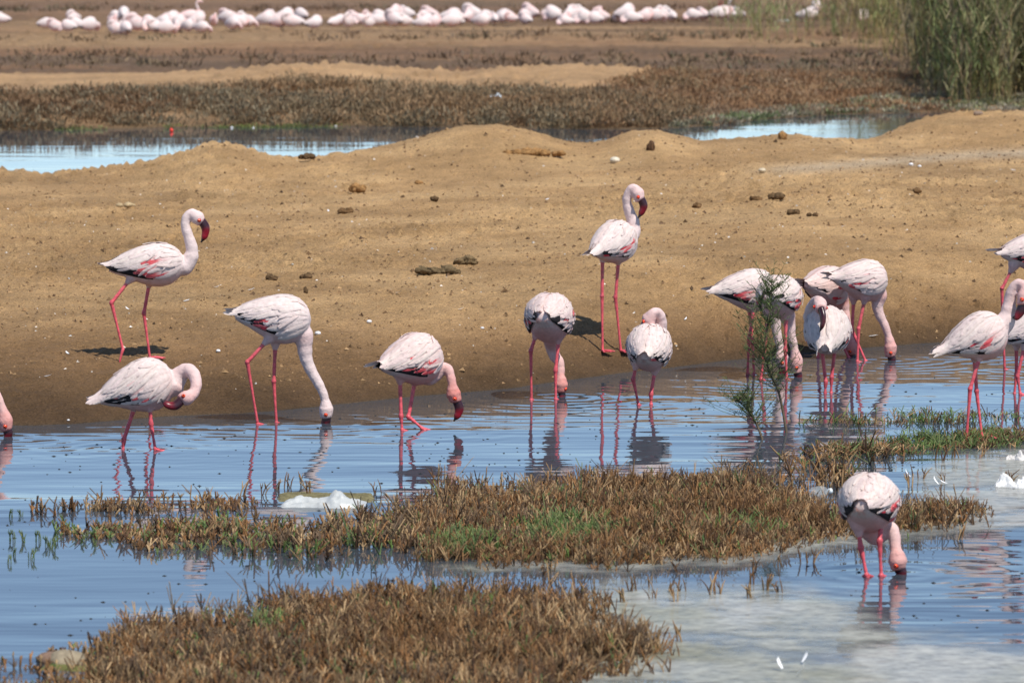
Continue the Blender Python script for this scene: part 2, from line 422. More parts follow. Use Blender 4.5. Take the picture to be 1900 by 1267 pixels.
# ---------------------------------------------------------------- flamingos: poses (photo pixels + metres of depth)
# body: tail end, breast end; neck: breast to nape; head: centre, bill base; beak; legs: hip, joint, foot
BIRDS = [
 dict(label='white flamingo striding up the dry bank with upright neck and dark red bill', land=True, base=(262, 672), T=(203, 497, -.02), B=(343, 487, .02), h=.104, w=.098,
      neck=[(322, 492, .01), (340, 494, .02), (353, 480, .02), (356, 462, .02), (350.5, 441, .02), (344, 419, .02), (346, 403, .02), (355, 395, .02)],
      head=[(364, 402, .02), (374, 412, .02)], beak=[(373, 409, .02), (381, 422, .02), (380, 437, .02), (373, 450, .02)],
      legs=[dict(p=[(244, 515, -.03), (207, 562, -.05), (228, 648, -.04)], hang=(221, 676)), dict(p=[(278, 520, .03), (267, 581, .03), (278, 668, .03)])], pink=.12, red=1.0, black=1.0),
 dict(label='white flamingo preening its breast in shallow water with neck coiled forward', base=(258, 834), T=(186, 742, -.02), B=(322, 697, .03), h=.116, w=.105, nk=1.2,
      neck=[(302, 710, .03), (318, 714, .03), (327, 704, .035), (337, 692, .03), (350, 687, .01), (360, 696, -.03), (364, 712, -.06), (360, 728, -.08)],
      head=[(348, 737, -.10), (335, 742, -.11)], beak=[(337, 742, -.11), (325, 752, -.12), (311, 751, -.125), (298, 740, -.12)],
      legs=[dict(p=[(252, 748, .03), (230, 815, .03), (228, 838, .03)]), dict(p=[(278, 748, -.03), (280, 785, -.03), (288, 833, -.03)])], pink=.42, red=.35, black=.6),
 dict(label='white flamingo feeding with long neck reaching straight down and legs spread wide', base=(495, 785), T=(436, 584, -.02), B=(577, 595, .02), h=.112, w=.105,
      neck=[(548, 604, .01), (562, 620, .01), (565, 642, .01), (568, 665, .01), (577, 687, .01), (590, 710, .01), (599, 728, .01), (603, 741, .01)],
      head=[(605, 757, .01), (605, 775, .01)], beak=[(606, 772, .01), (605, 781, .01), (600, 789, .01), (594, 793, .01)],
      legs=[dict(p=[(499, 628, -.03), (459, 672, -.05), (478, 786, -.04)]), dict(p=[(511, 634, .03), (508, 707, .03), (513, 785, .03)])], pink=.10, red=.45, black=.35),
 dict(label='flamingo with pink neck bent low, crimson bill just above the water', base=(762, 797), T=(710, 681, -.12), B=(812, 656, .10), h=.118, w=.112,
      neck=[(782, 672, .06), (784, 692, .08), (797, 700, .08), (810, 694, .08), (822, 683, .08), (831, 685, .07), (836, 698, .06), (839, 712, .05)],
      head=[(841, 728, .05), (846, 745, .05)], beak=[(847, 742, .05), (852, 757, .05), (849, 770, .05), (842, 781, .05)],
      legs=[dict(p=[(742, 698, -.04), (744, 771, -.04), (746, 798, -.04)]), dict(p=[(771, 700, .03), (758, 773, .0), (784, 795, .0)])], pink=.80, red=1.0, black=1.0),
 dict(label='flamingo seen from behind feeding at the pond edge, head down between its legs', base=(1008, 741), T=(1007, 589, -.21), B=(1027, 588, .17), h=.120, w=.118,
      neck=[(1026, 600, .12), (1024, 628, .16), (1025, 645, .19), (1029, 660, .19), (1037, 670, .18), (1040, 684, .17), (1040, 695, .16)],
      head=[(1041, 711, .15), (1040, 728, .15)], beak=[(1041, 726, .15), (1043, 734, .15), (1041, 741, .14), (1037, 745, .13)],
      legs=[dict(p=[(996, 616, -.02), (985, 651, -.03), (986, 742, -.02)]), dict(p=[(1037, 624, .0), (1031, 687, -.01), (1031, 741, -.01)])], pink=.75, red=.35, black=.7),
 dict(label='tall white flamingo standing on the sand bank with raised neck and bright red bill', land=True, base=(1136, 652), T=(1104, 470, -.15), B=(1166, 436, .12), h=.110, w=.104,
      neck=[(1158, 444, .10), (1172, 432, .12), (1175, 414, .12), (1168, 394, .11), (1163, 374, .10), (1166, 357, .09), (1174, 348, .08)],
      head=[(1182, 357, .08), (1188, 371, .07)], beak=[(1189, 368, .07), (1194, 381, .07), (1191, 393, .07), (1184, 405, .07)],
      legs=[dict(p=[(1118, 474, -.05), (1117, 550, -.05), (1118, 648, -.05)], toe=(.4, -.6)), dict(p=[(1148, 478, .02), (1142, 552, .02), (1152, 646, .02)], toe=(.5, -.5))], pink=.25, red=.55, black=.5),
 dict(label='plump pale flamingo seen from behind preening with head tucked over its shoulder', base=(1196, 751), T=(1196, 662, -.20), B=(1210, 634, .14), h=.112, w=.108,
      neck=[(1214, 630, .12), (1222, 618, .13), (1226, 603, .12), (1226, 589, .10), (1220, 579, .08), (1211, 580, .05)],
      head=[(1205, 590, .06), (1199, 600, .07)], beak=[(1199, 597, .07), (1195, 606, .07), (1198, 616, .06), (1205, 624, .05)],
      legs=[dict(p=[(1181, 672, -.03), (1175, 704, -.04), (1185, 752, -.03)]), dict(p=[(1216, 682, .02), (1208, 731, .0), (1208, 752, .0)])], pink=.40, red=.2, black=.25),
 dict(label='flamingo with pointed black-tipped wings feeding behind the green sapling, tail towards the bank', base=(1393, 694), T=(1327, 541, -.03), B=(1440, 536, .06), h=.108, w=.10,
      neck=[(1420, 545, .04), (1436, 562, .05), (1439, 585, .05), (1440, 608, .05), (1444, 630, .05), (1448, 645, .05)],
      head=[(1450, 660, .05), (1451, 680, .05)], beak=[(1451, 677, .05), (1452, 688, .05), (1449, 697, .05), (1444, 700, .05)],
      legs=[dict(p=[(1401, 566, -.03), (1390, 627, -.04), (1387, 694, -.03)]), dict(p=[(1390, 566, .03), (1396, 634, .03), (1399, 694, .03)])], pink=.3, red=.9, black=1.0),
 dict(label='flamingo seen from behind feeding with pink head in the water beside the green sapling', base=(1436, 704), T=(1426, 551, -.19), B=(1457, 549, .16), h=.108, w=.112,
      neck=[(1454, 560, .10), (1460, 584, .13), (1465, 602, .14), (1467, 620, .14), (1472, 638, .14), (1474, 648, .14)],
      head=[(1477, 666, .14), (1478, 691, .14)], beak=[(1478, 688, .14), (1481, 696, .14), (1481, 704, .14), (1477, 708, .14)],
      legs=[dict(p=[(1426, 580, -.04), (1418, 649, -.05), (1412, 704, -.05)]), dict(p=[(1459, 580, .0), (1457, 649, .0), (1460, 704, .0)])], pink=.5, red=.7, black=.6),
 dict(label='pinkest flamingo in the cluster, feeding half hidden behind two other birds', base=(1546, 664), T=(1497, 529, -.10), B=(1562, 533, .14), h=.108, w=.105, tint=.55,
      neck=[(1556, 543, .10), (1562, 560, .12), (1567, 580, .12), (1572, 605, .10), (1576, 622, .09)],
      head=[(1579, 640, .08), (1580, 658, .08)], beak=[(1580, 656, .08), (1582, 663, .08), (1581, 669, .08), (1577, 672, .08)],
      legs=[dict(p=[(1527, 552, -.03), (1519, 622, -.03), (1518, 665, -.03)]), dict(p=[(1545, 552, .03), (1560, 634, .03), (1575, 664, .03)])], pink=.85, red=.1, black=.2),
 dict(label='white flamingo feeding at the far shore, thin pink neck stretched to the water', base=(1597, 670), T=(1547, 516, -.06), B=(1643, 522, .06), h=.108, w=.105,
      neck=[(1620, 530, .05), (1631, 547, .05), (1628, 566, .05), (1632, 584, .05), (1641, 602, .05), (1648, 622, .05)],
      head=[(1652, 642, .05), (1652, 661, .05)], beak=[(1652, 658, .05), (1655, 666, .05), (1653, 673, .05), (1649, 676, .05)],
      legs=[dict(p=[(1584, 552, .03), (1581, 612, .04), (1606, 670, .04)]), dict(p=[(1605, 552, -.03), (1593, 610, -.03), (1591, 671, -.03)])], pink=.62, red=.2, black=.4),
 dict(label='grey-white flamingo with dark bill laid on its back, standing before the feeding cluster', base=(1537, 729), T=(1530, 648, -.17), B=(1538, 592, .13), h=.118, w=.113, grey=.5,
      neck=[(1520, 606, .10), (1510, 600, .10), (1502, 590, .08), (1503, 575, .04), (1509, 562, .0), (1516, 556, -.05)],
      head=[(1521, 563, -.10), (1523, 575, -.14)], beak=[(1523, 572, -.15), (1527, 587, -.175), (1526, 602, -.185), (1521, 616, -.185)], darkbeak=True,
      legs=[dict(p=[(1524, 640, -.02), (1532, 708, -.03), (1531, 731, -.03)]), dict(p=[(1550, 640, .0), (1543, 700, .0), (1542, 731, .0)])], pink=.3, red=.15, black=.35),
 dict(label='flamingo at the frame edge above the preening bird, showing tail and one bent leg', base=(1880, 684), T=(1859, 471, -.05), B=(1965, 465, .05), h=.106, w=.10,
      neck=[(1945, 470, .04), (1956, 490, .05), (1957, 520, .05), (1963, 560, .05), (1970, 600, .05), (1973, 630, .05)],
      head=[(1975, 650, .05), (1976, 670, .05)], beak=[(1976, 668, .05), (1978, 676, .05), (1975, 684, .05), (1970, 688, .05)],
      legs=[dict(p=[(1880, 494, -.03), (1859, 536, -.04), (1864, 685, -.03)]), dict(p=[(1920, 500, .03), (1912, 580, .03), (1910, 684, .03)])], pink=.4, red=.3, black=.4),
 dict(label='flamingo preening while standing on the green grass strip, neck arched over its breast', land=True, base=(1807, 812), zland=.02, T=(1754, 650, -.03), B=(1866, 607, .03), h=.108, w=.102,
      neck=[(1850, 612, .02), (1864, 598, .02), (1871, 578, .02), (1874, 556, .02), (1879, 537, .01), (1889, 526, .0), (1900, 530, -.02)],
      head=[(1902, 546, -.03), (1897, 565, -.04)], beak=[(1898, 562, -.04), (1893, 578, -.04), (1886, 588, -.04), (1878, 589, -.04)],
      legs=[dict(p=[(1820, 655, -.03), (1800, 722, -.04), (1793, 812, -.03)]), dict(p=[(1808, 657, .03), (1812, 726, .03), (1822, 814, .02)])], pink=.45, red=.55, black=.7),
 dict(label='flamingo cut by the frame edge behind the preening bird, wading on crossed red legs', base=(1888, 731), T=(1862, 628, -.02), B=(1974, 600, .04), h=.108, w=.102,
      neck=[(1955, 605, .04), (1972, 590, .04), (1978, 565, .04), (1977, 540, .04), (1985, 520, .04)],
      head=[(1995, 522, .04), (2004, 534, .04)], beak=[(2002, 531, .04), (2009, 545, .04), (2007, 556, .04), (2000, 564, .04)],
      legs=[dict(p=[(1886, 636, .03), (1886, 694, .03), (1882, 732, .03)]), dict(p=[(1902, 636, -.03), (1888, 698, -.03), (1893, 731, -.03)])], pink=.4, red=.8, black=.8),
 dict(label='flamingo feeding at the frame edge, only its pink head and neck in view', base=(-115, 810), T=(-200, 640, -.02), B=(-55, 662, .02), h=.110, w=.102,
      neck=[(-85, 668, .01), (-62, 688, .01), (-40, 700, .01), (-20, 715, .01), (-6, 735, .01), (3, 756, .01)],
      head=[(9, 776, .01), (12, 798, .01)], beak=[(13, 795, .01), (15, 804, .01), (12, 812, .01), (6, 816, .01)],
      legs=[dict(p=[(-125, 695, -.03), (-140, 740, -.03), (-132, 812, -.03)]), dict(p=[(-108, 698, .03), (-112, 750, .03), (-106, 808, .03)])], pink=.65, red=.5, black=.5),
 dict(label='flamingo seen from behind feeding beside the pale scum, black wing feathers under its tail', base=(1621, 1067), T=(1598, 940, -.19), B=(1620, 926, .15), h=.104, w=.107, grey=.25,
      neck=[(1612, 955, .06), (1616, 978, .09), (1626, 991, .10), (1637, 987, .10), (1646, 979, .09), (1654, 981, .08), (1659, 993, .07), (1661, 1008, .06), (1662, 1018, .05)],
      head=[(1665, 1036, .04), (1667, 1056, .04)], beak=[(1668, 1053, .04), (1672, 1061, .04), (1669, 1070, .04), (1662, 1076, .04)],
      legs=[dict(p=[(1592, 975, -.04), (1597, 1015, -.05), (1608, 1067, -.05)]), dict(p=[(1637, 952, .0), (1632, 1004, -.03), (1635, 1068, -.03)], tuft=1.3)], pink=.55, red=.6, black=1.0),
]

# ---------------------------------------------------------------- flamingo builder
def catmull(P, R, k=7):
    P = np.asarray(P, float); R = np.asarray(R, float)
    Pe = np.vstack([2 * P[0] - P[1], P, 2 * P[-1] - P[-2]]); Re = np.concatenate([[R[0]], R, [R[-1]]])
    op, orr = [], []
    for i in range(len(P) - 1):
        p0, p1, p2, p3 = Pe[i:i + 4]
        for j in range(k):
            t = j / k
            op.append(0.5 * (2 * p1 + (p2 - p0) * t + (2 * p0 - 5 * p1 + 4 * p2 - p3) * t * t + (3 * p1 - p0 - 3 * p2 + p3) * t ** 3))
            orr.append(Re[i + 1] + (Re[i + 2] - Re[i + 1]) * (t * t * (3 - 2 * t)))
    op.append(P[-1]); orr.append(R[-1])
    return np.array(op), np.array(orr)
def nrm(v): return v / (np.linalg.norm(v) + 1e-12)
def tube(P, R, n=10, flat=None):
    """closed tube along P; flat=(axis, factor) squeezes the section along an axis"""
    P = np.asarray(P, float); m = len(P)
    T = np.gradient(P, axis=0); T = T / (np.linalg.norm(T, axis=1, keepdims=True) + 1e-12)
    a = np.array([0, 0, 1.0]) if abs(T[0][2]) < 0.9 else np.array([1.0, 0, 0])
    u = nrm(a - T[0] * a.dot(T[0])); V = []
    for i in range(m):
        u = nrm(u - T[i] * u.dot(T[i])); v = np.cross(T[i], u)
        for j in range(n):
            th = 2 * math.pi * j / n
            o = (u * math.cos(th) + v * math.sin(th)) * R[i]
            if flat is not None: o = o - flat[0] * o.dot(flat[0]) * (1 - flat[1])
            V.append(P[i] + o)
    q = [(i * n + j, i * n + (j + 1) % n, (i + 1) * n + (j + 1) % n, (i + 1) * n + j) for i in range(m - 1) for j in range(n)]
    V += [P[0], P[-1]]
    t = [(m * n, (j + 1) % n, j) for j in range(n)] + [(m * n + 1, (m - 1) * n + j, (m - 1) * n + (j + 1) % n) for j in range(n)]
    return np.array(V), np.array(q), np.array(t)
class MB:
    def __init__(s): s.V, s.Q, s.T, s.C, s.n = [], [], [], [], 0
    def add(s, V, Q=None, T=None, C=None):
        V = np.asarray(V, float); s.V.append(V)
        if Q is not None and len(Q): s.Q.append(np.asarray(Q) + s.n)
        if T is not None and len(T): s.T.append(np.asarray(T) + s.n)
        C = np.asarray(C if C is not None else (.5, .5, .5), float)
        s.C.append(np.broadcast_to(C, (len(V), 3)).copy()); s.n += len(V)
    def mesh(s, name, org=(0, 0, 0), smooth=True):
        V = np.vstack(s.V) - np.asarray(org)
        g = []
        if s.Q: g.append(np.vstack(s.Q))
        if s.T: g.append(np.vstack(s.T))
        return mesh_np(name, V, g, np.vstack(s.C), smooth)

PT = np.array([0, .06, .14, .26, .40, .55, .68, .80, .90, .96, 1.0])
PHT = np.array([.19, .33, .47, .66, .83, .97, 1.0, .93, .73, .50, .10])
PHB = np.array([.14, .26, .40, .63, .88, 1.08, 1.12, 1.02, .78, .52, .10])
PW = np.array([.20, .35, .50, .69, .85, .98, 1.0, .93, .74, .50, .10])

RED = np.array([.72, .022, .045]); LEGC = np.array([.70, .100, .120]); WHITE = np.array([.785, .672, .632]); PINK = np.array([.64, .165, .125]); BLACK = np.array([.018, .016, .017])
BEIGE = np.array([.74, .66, .575])

def make_flamingo(i, b):
    r = np.random.default_rng(100 + i)
    if b.get('land') and 'zland' not in b: base = hit(*b['base'])
    else: base = on_plane(b['base'][0], b['base'][1], b.get('zland', 0.0))
    Y0 = base.y
    q = lambda p: np.array(at_depth(p[0], p[1], Y0 + p[2]))
    T, B = q(b['T']), q(b['B'])
    Lb = np.linalg.norm(B - T); fw = (B - T) / Lb
    if Lb < 0.40:                                         # foreshortened view: keep a real body length along the heading
        pass
    up = nrm(np.array([0, 0, 1.0]) - fw * fw[2]); side = np.cross(fw, up)
    tint, grey = b.get('tint', 0.10 + .30 * b['pink']), b.get('grey', 0.0)
    white = WHITE * (1 - tint) + np.array([.80, .50, .455]) * tint
    white = white * (1 - grey * .3) + np.array([.62, .60, .55]) * grey * .3
    def prof(t):
        tc = np.clip(t, 0, 1)
        return np.interp(tc, PT, PHT) * b['h'], np.interp(tc, PT, PHB) * b['h'], np.interp(tc, PT, PW) * b['w']
    def surf(t, phi, off, sg):
        ht, hb, ww = prof(t)
        c, s = math.cos(phi), math.sin(phi)
        hh = ht if s > 0 else hb
        n = nrm(up * s / max(hh, .004) + side * sg * c / max(ww, .004))
        return T + fw * (Lb * t) + up * (s * hh) + side * (sg * c * ww) + n * off
    # torso, neck with head and thigh tufts are fused into one skin
    fuse = MB()
    ts = np.linspace(0, 1, 26); nphi = 24
    V = np.array([surf(t, 2 * math.pi * j / nphi, 0, 1) for t in ts for j in range(nphi)])
    Q = [(a * nphi + j, a * nphi + (j + 1) % nphi, (a + 1) * nphi + (j + 1) % nphi, (a + 1) * nphi + j) for a in range(25) for j in range(nphi)]
    V = np.vstack([V, T[None], (T + fw * Lb)[None]])
    Tt = [(26 * nphi, (j + 1) % nphi, j) for j in range(nphi)] + [(26 * nphi + 1, 25 * nphi + j, 25 * nphi + (j + 1) % nphi) for j in range(nphi)]
    fuse.add(V, Q, Tt)
    nk = [q(p) for p in b['neck']]; hd = [q(p) for p in b['head']]
    n = len(nk)
    s_ = np.linspace(0, 1, n)
    rn = np.interp(s_, [0, .18, .36, .6, .85, 1], [.062, .047, .034, .027, .0225, .0215]) * b.get('nk', 1.0)
    ax = nrm(hd[1] - nk[-1])
    P = nk + [hd[0] - ax * .012, hd[0] + ax * .006, hd[1] - ax * .006, hd[1] + ax * .004]
    R = list(rn * 1.0) + [.031, .0370, .0300, .021]
    NP, NR = catmull(P, R, 8)
    wig = np.arange(len(NR)); NR = NR * (1 + .05 * np.sin(wig * .9 + i) * np.sin(wig * .23 + 2 * i)) + 0
    fuse.add(*tube(NP, NR, 16))
    for lg in b['legs']:
        h0, k0 = q(lg['p'][0]), q(lg['p'][1])
        d = nrm(k0 - h0); sc_ = lg.get('tuft', 1.0)
        inn = h0 - d * .045 + up * .02
        PP, RR = catmull([inn, h0 - d * .005, h0 + d * .024 * sc_, h0 + d * .046 * sc_], [.050, .032 * sc_, .018 * sc_, .0105], 5)
        fuse.add(*tube(PP, RR, 14))
    me0 = fuse.mesh('fuse', base)
    tmp = bpy.data.objects.new('tmp', me0); COL.objects.link(tmp)
    rm = tmp.modifiers.new('r', 'REMESH'); rm.mode = 'VOXEL'; rm.voxel_size = 0.0062; rm.adaptivity = 0.0
    sm = tmp.modifiers.new('s', 'SMOOTH'); sm.factor = 0.5; sm.iterations = 5
    dg = bpy.context.evaluated_depsgraph_get()
    me1 = bpy.data.meshes.new_from_object(tmp.evaluated_get(dg))
    bpy.data.objects.remove(tmp); bpy.data.meshes.remove(me0)
    nv = len(me1.vertices); VV = np.empty(nv * 3, np.float32); me1.vertices.foreach_get('co', VV); VV = VV.reshape(-1, 3)
    fq = [np.array(p.vertices) for p in me1.polygons]
    Q4 = np.array([f for f in fq if len(f) == 4]); T3 = np.array([f for f in fq if len(f) == 3])
    bpy.data.meshes.remove(me1)
    # plumage colour: white body, neck and head flushed pink
    W = VV + np.array(base)
    dn = np.full(nv, 9.0); pn = np.zeros(nv)
    m = len(NP)
    for a in range(0, m, 2):
        dd = np.linalg.norm(W - NP[a], axis=1) - NR[a]
        k = dd < dn; dn[k] = dd[k]; pn[k] = a / (m - 1)
    tt = (W - T) @ fw / Lb
    aff = sst(.05, .3, pn) * (1 - sst(.004, .03, dn))
    pk = b['pink'] * (0.35 + 0.65 * sst(.3, .9, pn)) * aff
    belly = sst(.15, .8, -(W - T - np.outer(tt * Lb, fw)) @ up / b['h'])
    pk = np.maximum(pk, .42 * belly * (1 - aff) * (.45 + b['pink']) + .05)
    pk = pk * (0.8 + 0.4 * fbm(VV[:, 0] * 30 + i, VV[:, 2] * 30 + VV[:, 1] * 17, 5))
    Cc = white + (PINK - white) * np.clip(pk, 0, 1)[:, None]
    face = 1 - sst(.0, .018, np.linalg.norm(W - hd[1], axis=1) - .016)
    Cc = Cc + (np.array([.50, .06, .06]) - Cc) * (face * .5)[:, None]
    body = MB(); body.add(VV + np.array(base), Q4 if len(Q4) else None, T3 if len(T3) else None, Cc)
    nbody = len(Q4) + len(T3)
    legs = MB()
    for lg in b['legs']:
        pts = [q(p) for p in lg['p']]
        h0, k0, f0 = pts
        d1, d2 = nrm(k0 - h0), nrm(f0 - k0)
        land = b.get('land'); hang = lg.get('hang')
        if land and not hang:
            f0 = np.array([f0[0], f0[1], max(float(height(np.array([f0[0]]), np.array([f0[1]]))[0]), 0) + .004]); d2 = nrm(f0 - k0)
        end = f0 if (land or hang) else f0 + d2 * .07 * (1 if d2[2] < -.5 else 1.4)
        P = [h0, h0 + (k0 - h0) * .5, k0 - d1 * .022, k0, k0 + d2 * .024, k0 + (f0 - k0) * .55, f0 - d2 * .014, f0, end + d2 * .001]
        R = [.0118, .0088, .0090, .0124, .0090, .0060, .0070, .0100, .007 if land else .0068]
        PP, RR = catmull(P, R, 4); RR = RR * r.uniform(.92, 1.08, len(RR))
        V, Qq, Tq = tube(PP, RR, 10)
        gl = LEGC * (0.88 + .24 * r.random())
        cc = np.broadcast_to(gl, (len(V), 3)).copy()
        kd = np.linalg.norm(V - k0, axis=1)
        cc *= (1 - .22 * np.exp(-(kd / .016) ** 2))[:, None]
        hdist = np.clip(1 - np.linalg.norm(V - h0, axis=1) / (np.linalg.norm(k0 - h0) + 1e-6) / .75, 0, 1)
        cc = cc + (np.array([.72, .24, .23]) - cc) * (hdist * .35)[:, None]
        legs.add(V, Qq, Tq, cc)
        # webbed foot
        if hang:
            tipc = q((hang[0], hang[1], lg['p'][2][2])); fd = tipc - f0
            sd_ = np.array([.0, 1.0, 0]) * .012
            tips = [f0 + fd * .95 + sd_, f0 + fd, f0 + fd * .9 - sd_]
        else:
            fx, fy = lg.get('toe', (fw[0], fw[1])); fd = nrm(np.array([fx, fy, 0])); sd_ = np.array([-fd[1], fd[0], 0])
            dz = np.array([0, 0, -.004 if land else -.03])
            f1 = f0 + np.array([0, 0, .004])
            tips = [f1 + fd * .066 + sd_ * .036 + dz, f1 + fd * .08 + dz, f1 + fd * .066 - sd_ * .036 + dz]
        for tp in tips:
            PP, RR = catmull([f0, f0 + (tp - f0) * .5 + np.array([0, 0, .003]), tp], [.0085, .0062, .0032], 4)
            V, Qq, Tq = tube(PP, RR, 8); legs.add(V, Qq, Tq, gl * .92)
        wv = np.array([f0, (f0 + tips[0]) / 2, tips[0] * .94 + f0 * .06, (tips[0] + tips[1]) / 2 * .9 + f0 * .1, tips[1] * .94 + f0 * .06, (tips[1] + tips[2]) / 2 * .9 + f0 * .1, tips[2] * .94 + f0 * .06])
        legs.add(wv, None, [(0, 2, 3), (0, 3, 4), (0, 4, 5), (0, 5, 6)], gl * .8)
    nb = body.n
    for V, C in zip(legs.V, legs.C): body.V.append(V); body.C.append(C)
    for a in legs.Q: body.Q.append(a + nb)
    for a in legs.T: body.T.append(a + nb)
    # faces are written quads first, then triangles: mark the leg faces afterwards by vertex index
    me = body.mesh('flamingo', base)
    me.materials.append(M['feather']); me.materials.append(M['leg'])
    ls = np.empty(len(me.polygons), np.int32); me.polygons.foreach_get('loop_start', ls)
    vi = np.empty(len(me.loops), np.int32); me.loops.foreach_get('vertex_index', vi)
    me.polygons.foreach_set('material_index', (vi[ls] >= nb).astype(np.int32)); me.update()
    root = link('flamingo', me, None, None, base)
    tag(root, b['label'], 'flamingo', 'flamingos in and beside the near pond')
    # beak: maroon base, crimson middle, black hooked tip
    bp = [q(p) for p in b['beak']]
    PP, RR = catmull(bp, [.0220, .0225, .0175, .0038], 7)
    hn = nrm(np.cross(hd[1] - nk[-1], bp[3] - bp[0]) + 1e-6)
    V, Qq, Tq = tube(PP, RR, 14, (hn, .72))
    par = np.array([np.argmin(np.linalg.norm(PP - v, axis=1)) for v in V]) / (len(PP) - 1)
    bc = np.array([[.036, .008, .012]] * len(V)); 
    dk = .35 if b.get('darkbeak') else 1.0
    bc = bc + (np.array([.30, .010, .022]) * (b['red'] * .6 + .3) * dk + np.array([.06, .02, .02]) * (1 - dk) - bc) * sst(.25, .55, par)[:, None]
    bc = bc + (np.array([.016, .012, .013]) - bc) * sst(.78, .86, par)[:, None]
    mb = MB(); mb.add(V, Qq, Tq, bc)
    link('beak', mb.mesh('beak', base), M['beak'], root)
    ec = hd[0] * .38 + hd[1] * .62
    for sg in (-1, 1):
        c = ec + hn * sg * .0275; mb = MB()
        for rad, off, colr in ((.0115, 0, np.array([.42, .02, .02])), (.0085, .0050, np.array([.90, .09, .02])), (.0034, .0118, np.array([.02, .01, .01]))):
            th = np.linspace(0, math.pi, 7); PPs = np.array([c + hn * sg * (off - math.cos(a) * rad) for a in th]); RRs = np.maximum(np.sin(th) * rad, 1e-5)
            V, Qq, Tq = tube(PPs, RRs, 8); mb.add(V, Qq, Tq, colr)
        link('eye', mb.mesh('eye', base), M['eye'], root)
    # folded wings: overlapping feathers laid over the torso
    KS = np.array([0, .18, .4, .62, .82, .94, 1.0]); WP = np.array([.45, .85, 1.0, .98, .80, .48, .06])
    EDGE = np.array([.93, .905, .885])
    def feather(mb, sg, t0, phi0, ln, dphi, wd, l0, l1, c0, c1=None, curl=0.0):
        V = []; C = []
        for s, wp in zip(KS, WP):
            t = t0 - s * ln / Lb; ph = phi0 + dphi * s
            ht, hb, ww = prof(t); rad = max((ht + ww) / 2, .016)
            hw = min(wd * wp / rad, .95)
            off = l0 + (l1 - l0) * s
            for e, o2 in ((-1, -.0012), (0, .0022), (1, -.0012)):
                V.append(surf(t, ph + e * hw, off + o2, sg))
            cc = c0 if c1 is None else c0 + (c1 - c0) * min(1, max(0, (s - .35) / .3)) * (1 if s < .95 else .3)
            ce = cc if c1 is None else c0 + (cc - c0) * .7
            C += [ce * EDGE, cc, ce * EDGE]
        qd = [(a * 3 + e, a * 3 + e + 1, (a + 1) * 3 + e + 1, (a + 1) * 3 + e) for a in range(len(KS) - 1) for e in (0, 1)]
        mb.add(V, qd, None, np.array(C))
    D = math.radians
    def wcol():
        k = r.random()
        c = white * (1 - .25 * k * .6) + BEIGE * .25 * k * .6
        if r.random() < .25: c = c * .82 + BEIGE * .18
        if r.random() < .2: c = c * .9 + np.array([.86, .60, .56]) * .1
        return c * (.95 + .09 * r.random())
    def blush(c, amt): return c + (RED - c) * amt
    for sg in (-1, 1):
        mb = MB()
        # flight feathers, black, along the lower rear edge
        for k in range(8):
            ph = D(-34 + 5.0 * k)
            feather(mb, sg, .56 - .02 * k, ph, (.555 - .012 * k - .10 * (1 - b['black'])) * Lb, D(16), .014, .0045, .0095 + .0006 * k, BLACK * (1 + r.random()))
        nrow = 7
        lo = -22 + 16 * b['black']
        for a in range(nrow):
            f_ = a / (nrow - 1)
            tv = .95
            while tv > (.30 + .24 * b['black'] if a <= 3 else .30):
                t0 = tv + r.uniform(-.025, .025); c = wcol(); c1 = None
                low = lo + (10 * b['black'] if t0 < .55 else 0) - (8 if t0 > .75 else 0)
                ph = low + (84 - low) * f_
                if a <= 2 and .36 < t0 < .90 and r.random() < b['red'] * (.85 - .27 * a):
                    c1 = blush(c, r.uniform(.85, 1.0)); c = blush(c, r.uniform(.0, .12))
                elif a <= 3 and r.random() < b['red'] * .2: c1 = blush(c, .25)
                feather(mb, sg, t0, D(ph + r.uniform(-5, 5)), r.uniform(.10, .15), D(-12 + r.uniform(-5, 3)), r.uniform(.011, .019), .0025, .0085 + .005 * r.random() ** 2, c, c1)
                tv -= .075
        # long loose scapulars trailing off the back
        for k in range(22):
            t0 = r.uniform(.38, .86); ph = r.uniform(25, 86)
            c = wcol() * .6 + BEIGE * .4 * r.uniform(.85, 1.1)
            feather(mb, sg, t0, D(ph), r.uniform(.15, .23), D(-30 + r.uniform(-10, 8)), r.uniform(.007, .012), (.0085), .0135 + .003 * r.random(), c if r.random() < .55 else wcol())
        # ruffled loose plumes
        for k in range(16):
            t0 = r.uniform(.25, .9)
            feather(mb, sg, t0, D(r.uniform(-12, 80)), r.uniform(.05, .10), D(r.uniform(-34, 6)), r.uniform(.006, .011), .008, r.uniform(.012, .0175), wcol() * r.uniform(.88, 1.03))
        # rear tertials closing over the tail
        for k in range(8):
            ph = 78 - 10 * k
            feather(mb, sg, .42 + r.uniform(-.04, .04), D(ph), (.37 - .07 * b['black'] - .014 * k) * Lb, D(-5), .014, .009, .013, wcol() * (.9 + .1 * r.random()))
        link('wing', mb.mesh('wing', base), M['wing'], root)
    mb = MB()
    for k in range(9):
        ph = D(-90 + 15 * (k - 4))
        for_c = white * (.95 + .06 * r.random())
        feather(mb, 1, .16, ph, .14 * Lb + .012 * r.random(), 0, .016, .001, .003, for_c, for_c * np.array([1, .82, .78]) if r.random() < .4 else None)
    link('tail', mb.mesh('tail', base), M['wing'], root)
    return root, base, NP, hd, bp

RINGS = []
for i, b in enumerate(BIRDS):
    root, base, NP, hd, bp = make_flamingo(i, b)
    if bp[3][2] < 0.02: RINGS.append((bp[2][0], bp[2][1], .0006, 48.0, .5))
    if not b.get('land'): 
        f = at_depth(b['legs'][0]['p'][2][0], b['legs'][0]['p'][2][1], base.y)
        RINGS.append((f.x, f.y, .0003, 55.0, .35))

